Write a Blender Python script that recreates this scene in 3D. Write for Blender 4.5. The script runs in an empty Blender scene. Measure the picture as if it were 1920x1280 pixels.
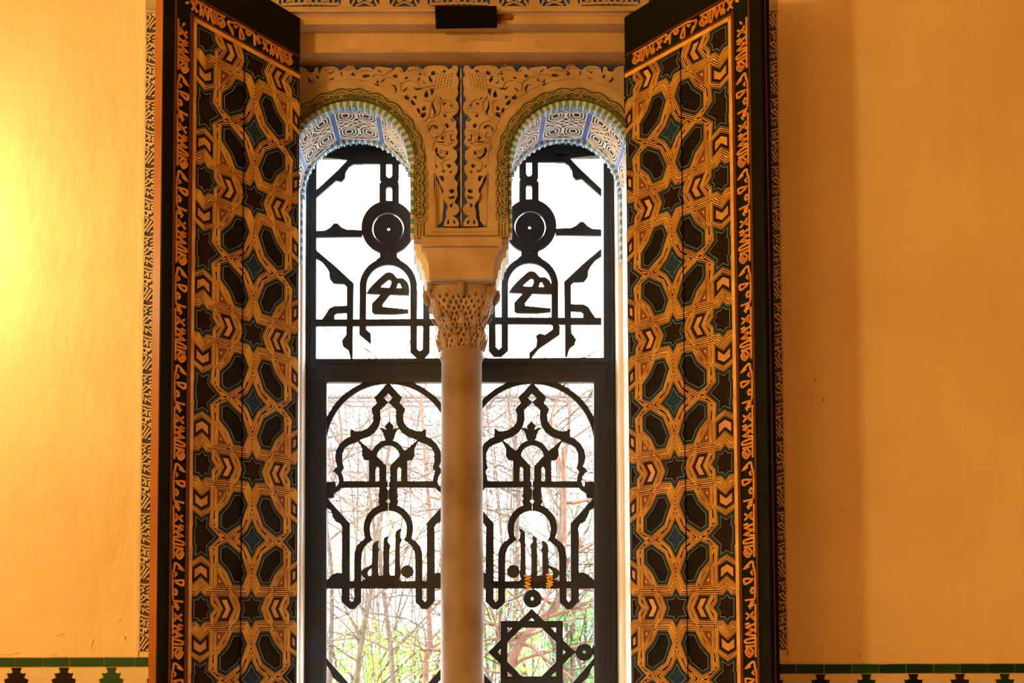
import bpy, bmesh, math, random
from mathutils import Vector, Matrix
from mathutils.geometry import tessellate_polygon
random.seed(7)
C = bpy.context.scene.collection
# ---------------------------------------------------------------- camera, sky, lamps, exposure
# one unit "U" of the plan below = 1/450 m ; wall face is Y = 0, eye height z = 1.6 m
U = 1/450.0
EYE = 1.6
F = 2040.0
PHI = math.radians(2.7); RHO = math.radians(.15)
PX, PY = 868.0, 1140-F*math.tan(PHI)
cd = bpy.data.cameras.new('camera'); cam = bpy.data.objects.new('camera', cd); C.objects.link(cam)
cd.sensor_width = 36; cd.lens = F/1920*36
cd.shift_x = (960-PX)/1920; cd.shift_y = (PY-640)/1920
cam.matrix_world = (Matrix.Translation((0, -F*U, EYE)) @ Matrix.Rotation(math.pi/2+PHI, 4, 'X') @ Matrix.Rotation(-RHO, 4, 'Z'))
S = bpy.context.scene
S.camera = cam
S.view_settings.view_transform = 'Standard'; S.view_settings.look = 'None'
S.view_settings.exposure = 0.0; S.view_settings.gamma = 1.0; S.view_settings.use_curve_mapping = False
w = bpy.data.worlds.new('sky'); S.world = w; w.use_nodes = True
bg = w.node_tree.nodes['Background']; bg.inputs[0].default_value = (.93, .97, 1, 1); bg.inputs[1].default_value = 16.0

def lamp(name, loc, power, col, radius):
    l = bpy.data.lights.new(name, 'POINT'); l.energy = power; l.color = col; l.shadow_soft_size = radius
    o = bpy.data.objects.new(name, l); C.objects.link(o); o.location = loc
    return o
WARM = (1.0, .62, .145)
lamp('wall_lamp', (-2.42, -.55, 3.15), 51, (1.0, .80, .33), .10)
lamp('room_lamp', (-3.6, -5.53, 3.35), 560, WARM, .16)
lamp('far_lamp', (2.6, -3.9, 3.0), 10, WARM, .30)
lamp('hall_fill', (-2.3, -6.4, 3.6), 72, WARM, .5)  # unseen fill, added and placed to light the right shutter more than the left

def un(px, py, d):
    """photograph pixel -> (offset, height) on the vertical plane d units behind the wall face"""
    a = (px-PX)/F; b = (PY-py)/F
    a, b = a*math.cos(RHO)+b*math.sin(RHO), -a*math.sin(RHO)+b*math.cos(RHO)
    dy = math.cos(PHI)-b*math.sin(PHI); dz = b*math.cos(PHI)+math.sin(PHI)
    t = (F+d)/dy
    return a*t, dz*t
def W(x, d, h): return Vector((x*U, d*U, EYE+h*U))

# ---------------------------------------------------------------- materials
MATS = {}
def mat(name, col, rough=.7, var=.0, vscale=8., bump=0., bscale=30., metal=0., col2=None, spec=.3, detail=6, bdist=.01):
    m = bpy.data.materials.new(name); m.use_nodes = True; nt = m.node_tree
    b = nt.nodes['Principled BSDF']; b.inputs['Base Color'].default_value = (*col, 1)
    b.inputs['Roughness'].default_value = rough; b.inputs['Metallic'].default_value = metal
    b.inputs['Specular IOR Level'].default_value = spec
    tc = nt.nodes.new('ShaderNodeTexCoord')
    if var > 0 or col2:
        n = nt.nodes.new('ShaderNodeTexNoise'); n.inputs['Scale'].default_value = vscale; n.inputs['Detail'].default_value = detail
        nt.links.new(tc.outputs['Object'], n.inputs['Vector'])
        r = nt.nodes.new('ShaderNodeValToRGB'); r.color_ramp.elements[0].position = .35; r.color_ramp.elements[1].position = .65
        c2 = col2 or tuple(c*(1-var) for c in col)
        r.color_ramp.elements[0].color = (*c2, 1); r.color_ramp.elements[1].color = (*col, 1)
        nt.links.new(n.outputs['Fac'], r.inputs['Fac']); nt.links.new(r.outputs['Color'], b.inputs['Base Color'])
    if bump > 0:
        n2 = nt.nodes.new('ShaderNodeTexNoise'); n2.inputs['Scale'].default_value = bscale; n2.inputs['Detail'].default_value = 8
        nt.links.new(tc.outputs['Object'], n2.inputs['Vector'])
        bp = nt.nodes.new('ShaderNodeBump'); bp.inputs['Strength'].default_value = bump; bp.inputs['Distance'].default_value = bdist
        nt.links.new(n2.outputs['Fac'], bp.inputs['Height']); nt.links.new(bp.outputs['Normal'], b.inputs['Normal'])
    MATS[name] = m
    return m
def carved_mat(name, col, col2, scale=140):
    """finely carved field: voronoi relief"""
    m = mat(name, col, .7, spec=.06); nt = m.node_tree; b = nt.nodes['Principled BSDF']
    tc = nt.nodes.new('ShaderNodeTexCoord'); v = nt.nodes.new('ShaderNodeTexVoronoi'); v.feature = 'DISTANCE_TO_EDGE'; v.inputs['Scale'].default_value = scale
    nt.links.new(tc.outputs['Object'], v.inputs['Vector'])
    r = nt.nodes.new('ShaderNodeValToRGB'); r.color_ramp.elements[0].position = .02; r.color_ramp.elements[1].position = .25
    r.color_ramp.elements[0].color = (*col2, 1); r.color_ramp.elements[1].color = (*col, 1)
    nt.links.new(v.outputs['Distance'], r.inputs['Fac']); nt.links.new(r.outputs['Color'], b.inputs['Base Color'])
    bp = nt.nodes.new('ShaderNodeBump'); bp.inputs['Strength'].default_value = .8; bp.inputs['Distance'].default_value = .004
    nt.links.new(v.outputs['Distance'], bp.inputs['Height']); nt.links.new(bp.outputs['Normal'], b.inputs['Normal'])
    return m
def wall_mat(name, col, bstr):
    m = mat(name, col, .85, col2=tuple(c*k for c, k in zip(col, (.90, .86, .78))), vscale=1.6, detail=9, spec=.15)
    nt = m.node_tree; b = nt.nodes['Principled BSDF']; tc = nt.nodes['Texture Coordinate']
    prev = None
    for sc, st, di, dist in ((3.2, bstr*.8, .04, .25), (16, bstr*.55, .012, .4), (90, bstr*.35, .003, 0)):
        n = nt.nodes.new('ShaderNodeTexNoise'); n.inputs['Scale'].default_value = sc; n.inputs['Detail'].default_value = 7; n.inputs['Distortion'].default_value = dist
        mp = nt.nodes.new('ShaderNodeMapping'); mp.inputs['Scale'].default_value = (1.6, 1, .55); nt.links.new(tc.outputs['Object'], mp.inputs['Vector']); nt.links.new(mp.outputs['Vector'], n.inputs['Vector'])
        bp = nt.nodes.new('ShaderNodeBump'); bp.inputs['Strength'].default_value = st; bp.inputs['Distance'].default_value = di
        nt.links.new(n.outputs['Fac'], bp.inputs['Height'])
        if prev: nt.links.new(prev.outputs['Normal'], bp.inputs['Normal'])
        prev = bp
    nt.links.new(prev.outputs['Normal'], b.inputs['Normal'])
    return m
wall_mat('plaster', (.82, .65, .43), .45); wall_mat('daylit_plaster', (.86, .85, .84), .2)  # second plaster is whitened to carry daylight in its colour
mat('plaster_arch', (.47, .35, .28), .8, col2=(.37, .265, .19), vscale=9, bump=.35, bscale=60, bdist=.004)
mat('plaster_worn', (.54, .39, .26), .85, col2=(.42, .29, .17), vscale=5, bump=.4, bscale=40, bdist=.004)
mat('blue_ground', (.02, .06, .50), .8, col2=(.03, .06, .26), vscale=30, bump=.4, bscale=90)
mat('strip_ground', (.05, .05, .09), .85, col2=(.10, .06, .05), vscale=25)
mat('strip_relief', (.66, .52, .40), .85, var=.25, vscale=25)
mat('olive', (.10, .11, .045), .8, col2=(.06, .085, .04), vscale=30)
mat('rim_relief', (.44, .34, .22), .8, col2=(.30, .28, .15), vscale=16)
mat('tooth_cream', (.62, .64, .74), .6, var=.1); mat('tooth_teal', (.12, .35, .58), .5, var=.15)
mat('white_relief', (.85, .84, .84), .7, var=.08, vscale=20); mat('ink_ground', (.012, .014, .04), .7)
mat('blue_stripe', (.015, .07, .46), .6, col2=(.03, .10, .46), vscale=14)
mat('lilac_plaster', (.60, .52, .50), .8, var=.1)
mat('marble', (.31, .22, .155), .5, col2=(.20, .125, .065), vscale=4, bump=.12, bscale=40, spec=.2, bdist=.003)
mat('marble_carved', (.42, .31, .22), .7, col2=(.26, .175, .11), vscale=14, bump=.5, bscale=120, bdist=.003)
mat('pit_dark', (.12, .07, .04), .9)  # darker brown for the inside of the drilled pits
mat('frame_wood', (.008, .018, .036), .5, col2=(.012, .011, .014), vscale=12, bump=.3, bscale=50, bdist=.003)
mat('tracery_wood', (.009, .016, .026), .5, col2=(.011, .011, .013), vscale=15, bump=.25, bscale=60, bdist=.002)
mat('letter_wood', (.028, .026, .026), .55, var=.3)
mat('gold_strap', (.88, .56, .14), .5, col2=(.60, .30, .06), vscale=9, bump=.2, bscale=80, bdist=.002)
mat('strap_groove', (.035, .008, .003), .8, spec=.1); mat('strap_edge', (.34, .25, .10), .6, var=.3)
mat('panel_blue', (.010, .034, .085), .6, col2=(.009, .022, .04), vscale=14, spec=.1); mat('panel_line', (.26, .31, .34), .6, var=.4, vscale=20)
carved_mat('field_dark', (.0035, .004, .005), (.022, .018, .016)); carved_mat('field_red', (.007, .0045, .005), (.035, .02, .017)); carved_mat('field_blue', (.006, .025, .08), (.03, .08, .18))
mat('chevron_dark', (.03, .009, .005), .6, var=.3, spec=.1); mat('chevron_gold', (.72, .42, .14), .5, var=.35, vscale=20)
mat('triangle_gold', (.80, .50, .22), .5); mat('triangle_red', (.22, .035, .01), .6)
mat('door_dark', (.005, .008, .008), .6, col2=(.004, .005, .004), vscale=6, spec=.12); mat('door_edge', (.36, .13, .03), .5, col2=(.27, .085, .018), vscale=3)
mat('text_ground', (.006, .012, .010), .6, spec=.12); mat('text_gold', (.74, .38, .085), .5, col2=(.5, .18, .03), vscale=16)
mat('moulding_red', (.10, .03, .010), .5)
mat('green_glaze', (.004, .075, .018), .3, col2=(.008, .045, .010), vscale=16, spec=.25); mat('green_deep', (.002, .035, .016), .3, spec=.2, var=.3)
mat('black_glaze', (.004, .003, .003), .3, spec=.15); mat('brown_glaze', (.022, .008, .004), .3, spec=.15)
mat('cream_glaze', (.72, .58, .40), .25, var=.12, vscale=9, spec=.5); mat('grout', (.62, .48, .32), .9)
mat('black_and_shade', (.003, .0028, .0025), .8, spec=.08); mat('bracket_brown', (.22, .07, .015), .7, var=.4, vscale=30)  # black of block and plank joint, also painted shade on right shutter edge
mat('orange_dry', (.80, .36, .05), .7, var=.3, vscale=60)
mat('bark', (.11, .075, .055), .9, col2=(.06, .042, .034), vscale=30, bump=.4, bscale=60); mat('bark_red', (.15, .075, .05), .9, col2=(.09, .045, .032), vscale=20)
mat('twig', (.035, .025, .02), .9)
mat('stone_far', (.72, .72, .70), .9, var=.08, vscale=2); mat('roof_far', (.10, .09, .09), .9, var=.3); mat('earth', (.40, .36, .26), .95, var=.3, vscale=2)
mat('terracotta', (.35, .16, .08), .7, var=.2); mat('ceiling_wood', (.20, .09, .035), .7, var=.3)
def leaf_mat(name, col):
    m = bpy.data.materials.new(name); m.use_nodes = True; nt = m.node_tree
    for n in list(nt.nodes): nt.nodes.remove(n)
    o = nt.nodes.new('ShaderNodeOutputMaterial'); mx = nt.nodes.new('ShaderNodeMixShader'); d = nt.nodes.new('ShaderNodeBsdfDiffuse'); t = nt.nodes.new('ShaderNodeBsdfTranslucent')
    d.inputs[0].default_value = (*col, 1); t.inputs[0].default_value = (*col, 1); mx.inputs[0].default_value = .5
    nt.links.new(d.outputs[0], mx.inputs[1]); nt.links.new(t.outputs[0], mx.inputs[2]); nt.links.new(mx.outputs[0], o.inputs[0]); MATS[name] = m
leaf_mat('leaf_lime', (.32, .42, .10)); leaf_mat('leaf_green', (.12, .25, .06)); leaf_mat('leaf_yellow', (.50, .42, .07)); leaf_mat('leaf_teal', (.12, .24, .15))
def glass_mat():
    m = bpy.data.materials.new('glass'); m.use_nodes = True; nt = m.node_tree
    for n in list(nt.nodes): nt.nodes.remove(n)
    o = nt.nodes.new('ShaderNodeOutputMaterial'); mx = nt.nodes.new('ShaderNodeMixShader'); t = nt.nodes.new('ShaderNodeBsdfTransparent'); g = nt.nodes.new('ShaderNodeBsdfGlossy')
    g.inputs['Roughness'].default_value = .05; mx.inputs[0].default_value = .05; t.inputs[0].default_value = (.97, .985, .98, 1)
    nt.links.new(t.outputs[0], mx.inputs[1]); nt.links.new(g.outputs[0], mx.inputs[2]); nt.links.new(mx.outputs[0], o.inputs[0]); MATS['glass'] = m
glass_mat()

# ---------------------------------------------------------------- mesh builder
class MB:
    def __init__(self, xf=None): self.v = []; self.f = []; self.mi = []; self.mats = []; self.xf = xf or (lambda a, b, c: Vector((a, b, c)))
    def m(self, name):
        if name not in self.mats: self.mats.append(name)
        return self.mats.index(name)
    def add(self, pts, faces, mname):
        o = len(self.v); self.v += [self.xf(*p) for p in pts]; k = self.m(mname)
        for f in faces: self.f.append([o+i for i in f]); self.mi.append(k)
    def plate(self, loops, c0, c1, mname, back=False):
        """flat polygon (first loop outline, the rest holes) from c0 (back) to c1 (front)"""
        flat = [p for l in loops for p in l]; n = len(flat)
        tris = tessellate_polygon([[Vector((p[0], p[1], 0)) for p in l] for l in loops])
        pts = [(p[0], p[1], c1) for p in flat]+[(p[0], p[1], c0) for p in flat]
        fs = [tuple(t) for t in tris]
        if back: fs += [tuple(n+i for i in reversed(t)) for t in tris]
        o = 0
        for l in loops:
            k = len(l)
            for i in range(k):
                a, b = o+i, o+(i+1) % k; fs.append((a, b, n+b, n+a))
            o += k
        self.add(pts, fs, mname)
    def ribbon(self, pts, width, c0, c1, mname, closed=False, top=None):
        """stroke along a polyline; width may be a list; section is a low ridge"""
        n = len(pts); L = []; R = []
        for i, p in enumerate(pts):
            a = pts[(i-1) % n] if (closed or i > 0) else p; b = pts[(i+1) % n] if (closed or i < n-1) else p
            d1 = Vector((p[0]-a[0], p[1]-a[1])); d2 = Vector((b[0]-p[0], b[1]-p[1]))
            if d1.length < 1e-9: d1 = d2
            if d2.length < 1e-9: d2 = d1
            if d1.length < 1e-9: d1 = d2 = Vector((1, 0))
            d1.normalize(); d2.normalize(); n1 = Vector((-d1.y, d1.x)); n2 = Vector((-d2.y, d2.x)); nn = n1+n2
            if nn.length < 1e-6: nn = n1
            nn.normalize(); wd = (width[i] if isinstance(width, (list, tuple)) else width)/2/max(.45, nn.dot(n1))
            L.append((p[0]+nn.x*wd, p[1]+nn.y*wd)); R.append((p[0]-nn.x*wd, p[1]-nn.y*wd))
        P = []
        for i in range(n): P += [(L[i][0], L[i][1], c0), (L[i][0], L[i][1], c1), (R[i][0], R[i][1], c1), (R[i][0], R[i][1], c0)]
        fs = []
        for i in range(n if closed else n-1):
            a = 4*i; b = 4*((i+1) % n)
            for k in range(3): fs.append((a+k, b+k, b+k+1, a+k+1))
        if not closed: fs += [(0, 1, 2, 3), (4*n-4, 4*n-3, 4*n-2, 4*n-1)]
        self.add(P, fs, mname)
    def box(self, a0, a1, b0, b1, c0, c1, mname):
        P = [(a, b, c) for c in (c0, c1) for b in (b0, b1) for a in (a0, a1)]
        self.add(P, [(0, 1, 3, 2), (4, 6, 7, 5), (0, 4, 5, 1), (2, 3, 7, 6), (0, 2, 6, 4), (1, 5, 7, 3)], mname)
    def tube(self, pts, radii, mname, sides=5):
        n = len(pts); P = []; fs = []
        for i in range(n):
            p = Vector(pts[i]); d = (Vector(pts[min(i+1, n-1)])-Vector(pts[max(i-1, 0)])).normalized()
            a = d.cross(Vector((.31, .9, .2))).normalized(); b = d.cross(a)
            r = radii[i] if isinstance(radii, (list, tuple)) else radii
            for k in range(sides):
                t = 2*math.pi*k/sides; q = p+a*(r*math.cos(t))+b*(r*math.sin(t)); P.append(tuple(q))
        for i in range(n-1):
            for k in range(sides): fs.append((i*sides+k, i*sides+(k+1) % sides, (i+1)*sides+(k+1) % sides, (i+1)*sides+k))
        self.add(P, fs, mname)
    def lathe(self, cx, cy, prof, mname, seg=48):
        P = []; fs = []
        for r, z in prof:
            for k in range(seg): t = 2*math.pi*k/seg; P.append((cx+r*math.cos(t), cy+r*math.sin(t), z))
        for i in range(len(prof)-1):
            for k in range(seg): fs.append((i*seg+k, i*seg+(k+1) % seg, (i+1)*seg+(k+1) % seg, (i+1)*seg+k))
        self.add(P, fs, mname)
    def mesh(self, name, smooth=False):
        me = bpy.data.meshes.new(name); me.from_pydata([tuple(p) for p in self.v], [], self.f)
        for n in self.mats: me.materials.append(MATS[n])
        me.polygons.foreach_set('material_index', self.mi)
        bm = bmesh.new(); bm.from_mesh(me); bmesh.ops.recalc_face_normals(bm, faces=bm.faces); bm.to_mesh(me); bm.free()
        if smooth: me.polygons.foreach_set('use_smooth', [True]*len(me.polygons))
        me.update(); return me
    def obj(self, name, parent=None, smooth=False, **props):
        return link(name, self.mesh(name, smooth), parent, **props)
def link(name, me, parent=None, loc=None, **props):
    """link a mesh; world-space meshes under a parent keep their place"""
    o = bpy.data.objects.new(name, me); C.objects.link(o)
    if parent:
        o.parent = parent
        if loc is None:
            o.matrix_parent_inverse = WORLD[parent].inverted(); WORLD[o] = Matrix.Identity(4)
        else: o.location = loc; WORLD[o] = WORLD[parent] @ Matrix.Translation(loc)
    else: WORLD[o] = Matrix.Identity(4)
    for k, v in props.items(): o[k] = v
    return o
WORLD = {}
def empty(name, loc, rz=0, parent=None, **props):
    o = bpy.data.objects.new(name, None); C.objects.link(o); o.empty_display_size = .1
    M = Matrix.Translation(loc) @ Matrix.Rotation(rz, 4, 'Z')
    if parent: o.parent = parent; o.matrix_parent_inverse = WORLD[parent].inverted()
    o.location = loc; o.rotation_euler = (0, 0, rz); WORLD[o] = M
    for k, v in props.items(): o[k] = v
    return o
def ident(o): pass
XW = lambda x, d, h: W(x, d, h)                       # plan units
def PXF(d): return lambda a, b, c: (lambda q: W(q[0], d-c, q[1]))(un(a, b, d))   # photo pixel on plane d, c = height towards the room
def PLN(d): return lambda a, b, c: W(a, d-c, b)       # plan units on plane d
def arc(cx, cy, r, a0, a1, n=16, ry=None):
    ry = ry or r
    return [(cx+r*math.cos(math.radians(a0+(a1-a0)*i/n)), cy-ry*math.sin(math.radians(a0+(a1-a0)*i/n))) for i in range(n+1)]
def circ(cx, cy, r, n=24): return arc(cx, cy, r, 0, 360, n)[:-1]
def smooth_pts(pts, n=3, closed=False):
    """Catmull-Rom through the points"""
    out = []; k = len(pts)
    for i in range(k if closed else k-1):
        p0 = pts[(i-1) % k] if (closed or i > 0) else pts[i]; p1 = pts[i]; p2 = pts[(i+1) % k]; p3 = pts[(i+2) % k] if (closed or i < k-2) else p2
        for j in range(n):
            t = j/n; t2 = t*t; t3 = t2*t
            out.append(tuple(.5*((2*p1[q])+(-p0[q]+p2[q])*t+(2*p0[q]-5*p1[q]+4*p2[q]-p3[q])*t2+(-p0[q]+3*p1[q]-3*p2[q]+p3[q])*t3) for q in range(len(p1))))
    if not closed: out.append(tuple(pts[-1]))
    return out
def off_poly(poly, d):
    """offset a simple polygon outward by d (inward if negative)"""
    n = len(poly); A = sum(poly[i][0]*poly[(i+1) % n][1]-poly[(i+1) % n][0]*poly[i][1] for i in range(n)); s = 1 if A > 0 else -1
    out = []
    for i in range(n):
        p = Vector(poly[i]); a = Vector(poly[i-1]); b = Vector(poly[(i+1) % n])
        d1 = (p-a).normalized(); d2 = (b-p).normalized(); n1 = Vector((d1.y, -d1.x))*s; n2 = Vector((d2.y, -d2.x))*s; m = (n1+n2)
        if m.length < 1e-4: m = n1
        m.normalize(); k = d/max(.34, m.dot(n1)); out.append((p.x+m.x*k, p.y+m.y*k))
    return out
def clip_half(poly, ax, lim, keep_ge):
    out = []; n = len(poly)
    for i in range(n):
        p, q = poly[i], poly[(i+1) % n]; ip = (p[ax] >= lim) == keep_ge or p[ax] == lim; iq = (q[ax] >= lim) == keep_ge or q[ax] == lim
        if ip: out.append(p)
        if ip != iq:
            t = (lim-p[ax])/(q[ax]-p[ax]); r = [p[0]+(q[0]-p[0])*t, p[1]+(q[1]-p[1])*t]; r[ax] = lim; out.append(tuple(r))
    res = []
    for p in out:
        if not res or (abs(p[0]-res[-1][0])+abs(p[1]-res[-1][1])) > 1e-4: res.append(p)
    if len(res) > 1 and abs(res[0][0]-res[-1][0])+abs(res[0][1]-res[-1][1]) < 1e-4: res.pop()
    return res

# ================================================================ ROOM SHELL
FL = -EYE/U                                            # floor height in plan units
b = MB(XW)
LX = -2050; RX = 2050; TOPH = 1990; D0, D1, D2, D3 = 0, 94, 264, 420
SILL = -330
for s0, s1, e1, e2, e3 in ((LX, -350, -350, -346, -335), ):
    b.box(LX, -350, D0, D1, FL, TOPH, 'plaster'); b.box(LX, -347, D1, D2, FL, TOPH, 'daylit_plaster'); b.box(LX, -342, D2, D3, FL, TOPH, 'daylit_plaster')  # inner reveals: daylight put into a whiter plaster colour
    b.box(350, RX, D0, D1, FL, TOPH, 'plaster'); b.box(343, RX, D1, D2, FL, TOPH, 'daylit_plaster'); b.box(334, RX, D2, D3, FL, TOPH, 'daylit_plaster')
b.box(-350, 350, D0, D1, 1142, TOPH, 'plaster'); b.box(-347, 343, D1, D2, 1087, TOPH, 'plaster'); b.box(-342, 334, D2, D3, 1045, TOPH, 'plaster')
b.box(-350, 350, D0, D1, FL, SILL, 'plaster'); b.box(-347, 343, D1, D2, FL, SILL, 'plaster'); b.box(-342, 334, D2, D3, FL, SILL, 'plaster')
wall = b.obj('wall_back', kind='structure', label='cream plastered wall with the tall arched window opening between two inscription bands')
RY = -3400
def shell(name, m, *bx):
    q = MB(XW); q.box(*bx, m); return q.obj(name, kind='structure')
shell('floor', 'terracotta', LX-20, RX+20, RY-20, D0, FL-20, FL)
shell('ceiling', 'ceiling_wood', LX-20, RX+20, RY-20, D0, TOPH-20, TOPH)
shell('wall_left', 'plaster', LX-20, LX, RY, D0, FL, TOPH-20)
shell('wall_right', 'plaster', RX, RX+20, RY, D0, FL, TOPH-20)
shell('wall_front', 'plaster', LX, RX, RY-20, RY, FL, TOPH-20)

# stepped lintel over the opening
b = MB(XW); b.box(-350, 350, 10, D1, 1126, 1142, 'plaster_worn')
t1 = b.obj('trim_1', kind='structure', label='upper step of the plain plaster lintel above the arches')
b = MB(XW); b.box(-350, 350, 42, D1, 1087, 1126, 'plaster_worn')
t2 = b.obj('trim_2', kind='structure', label='lower step of the plain plaster lintel, flaking at the right')
# flaked patches (thin plaster left proud)
b = MB(PXF(42))
for poly in ([(1000, 78), (1012, 75), (1020, 82), (1027, 88), (1012, 91), (1004, 86)], [(1037, 80), (1050, 76), (1052, 84), (1042, 88)], [(640, 91), (700, 93), (760, 92), (840, 95), (900, 96), (900, 97.5), (640, 97.5)], [(840, 74), (858, 78), (870, 80), (880, 76), (960, 77), (962, 66), (840, 65)]):
    b.plate([poly], 0, .8, 'plaster_arch')
b.obj('plaster_flake', t2)

# ---- frieze of plaster cartouches above the opening
fr = empty('trim_3', W(0, 0, 1145), kind='structure', label='carved plaster frieze of lettered cartouches and knots above the window')
b = MB(PLN(0)); holes = []
def rrect(x0, x1, y0, y1, r):
    out = []
    for cx, cy, a in ((x1-r, y1-r, 0), (x0+r, y1-r, 90), (x0+r, y0+r, 180), (x1-r, y0+r, 270)):
        for i in range(5): t = math.radians(a+i*22.5); out.append((cx+r*math.cos(t), cy+r*math.sin(t)))
    return out
HB, HT = 1153, 1232
spans = [('text', 524, 640), ('knot', 656, 712), ('knot', 731, 787), ('text', 802, 919), ('knot', 936, 992), ('knot', 1011, 1068), ('text', 1083, 1200), ('knot', 1216, 1272), ('knot', 448, 505), ('knot', 1291, 1347), ('knot', 373, 430)]
rects = []
for kd, x0, x1 in spans:
    a0 = un(x0, 15, 0)[0]; a1 = un(x1, 15, 0)[0]; rects.append((kd, a0, a1)); holes.append(rrect(a0, a1, HB, HT, 9))
b.plate([[(-606, 1145), (606, 1145), (606, 1240), (-606, 1240)]]+holes, 0, 5, 'plaster_arch', back=False)
b.box(-606, 606, 1141.5, 1145.5, 0, 8, 'plaster_worn')
b.obj('frieze_slab', fr)
for kd, a0, a1 in rects:
    b = MB(PLN(0)); b.plate([rrect(a0-1, a1+1, HB-1, HT+1, 8)], 0, .6, 'blue_ground'); cx = (a0+a1)/2; wd = a1-a0
    if kd == 'text':
        x = a0+6; k = 0
        while x < a1-6:
            hgt = (50, 34, 58, 26, 46)[k % 5]; b.ribbon([(x, HB+hgt), (x, HB+8), (x+5, HB+5), (x+10, HB+9)], 3.6, .6, 4.5, 'plaster_arch')
            if k % 3 == 1: b.ribbon(circ(x+4, HB+16, 4.5, 10), 2.6, .6, 4.2, 'plaster_arch', closed=True)
            x += 10.5+(k % 2); k += 1
        b.ribbon([(a0+3, HB+4), (cx, HB+7), (a1-3, HB+4)], 4, .6, 4.6, 'plaster_arch')
    else:
        for sg in (-1, 1):
            b.ribbon(smooth_pts([(cx+sg*26, HB+2), (cx+sg*20, HB+14), (cx+sg*24, HB+30), (cx+sg*8, HB+44), (cx+sg*2, HB+26), (cx+sg*10, HB+10), (cx+sg*15, HB+20), (cx+sg*9, HB+24)], 4), 3.4, .6, 4.5, 'plaster_arch')
            b.ribbon([(cx+sg*4, HB+10), (cx+sg*18, HB+36)], 2.4, .6, 4.2, 'plaster_arch')
        b.ribbon([(cx-17, HB+2), (cx, HB+9), (cx+17, HB+2)], 3, .6, 4.5, 'plaster_arch')
    b.obj('cartouche', fr)

# ---- inscription bands of small stucco ornament on either side of the opening
UNIT = 132
STR = [[(3, 4), (9, 14), (16, 24)], [(8, 3), (14, 12), (22, 20)], [(14, 2), (22, 5)], [(3, 14), (10, 26), (4, 31)], [(22, 24), (14, 30), (22, 34), (22, 30), (18, 30)],
       [(2, 36), (9, 33), (9, 40), (16, 38)], [(3, 44), (12, 42), (23, 42)], [(15, 48), (21, 46), (23, 51), (17, 53), (15, 48)], [(4, 50), (11, 57), (4, 62)], [(10, 47), (12, 60)], [(14, 58), (24, 58)],
       [(3, 68), (14, 64), (22, 63)], [(8, 72), (8, 80), (23, 70)], [(14, 80), (22, 80), (22, 74)], [(3, 76), (3, 88), (12, 88), (12, 84)], [(16, 86), (22, 86), (22, 92), (16, 92), (16, 86)], [(3, 92), (13, 100)],
       [(3, 98), (8, 106), (20, 98)], [(14, 104), (22, 106)], [(4, 110), (9, 114), (4, 119), (12, 121)], [(14, 110), (23, 112), (20, 119), (14, 116)], [(3, 126), (12, 124), (22, 126)], [(1.2, 0), (1.2, 132)], [(24.8, 0), (24.8, 132)]]
def strip(side):
    xin = 580 if side > 0 else -580; x0 = min(xin, xin+side*27)
    hb = un(870, 1219, 0)[1]
    root = empty('inscription_band', W(x0+13, 0, hb), parent=wall)
    q = MB(PLN(0)); q.box(x0, x0+27, hb, 1240, 0, .8, 'strip_ground'); q.obj('band_ground', root)
    me = None; y = hb
    while y < 1240:
        if me is None:
            q = MB(lambda a, b_, c: Vector((a*U, -c*U, b_*U)))
            for s in STR: q.ribbon([((26-p[0]) if side > 0 else p[0], p[1]) for p in (s if len(s) < 3 else s)], 3.0, .8, 3.2, 'strip_relief')
            me = q.mesh('band_relief')
        o = bpy.data.objects.new('band_relief', me); C.objects.link(o); o.parent = root; o.location = W(x0+.5, 0, y)-WORLD[root].translation
        y += UNIT
    # smooth plaster edge outside the band
    q = MB(PLN(0)); xo = xin+side*27
    q.ribbon([(xo+side*3, hb-14), (xo+side*3, 1500)], 6, 0, 2.6, 'plaster'); q.obj('plaster_edge', root)
strip(-1); strip(1)

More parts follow.
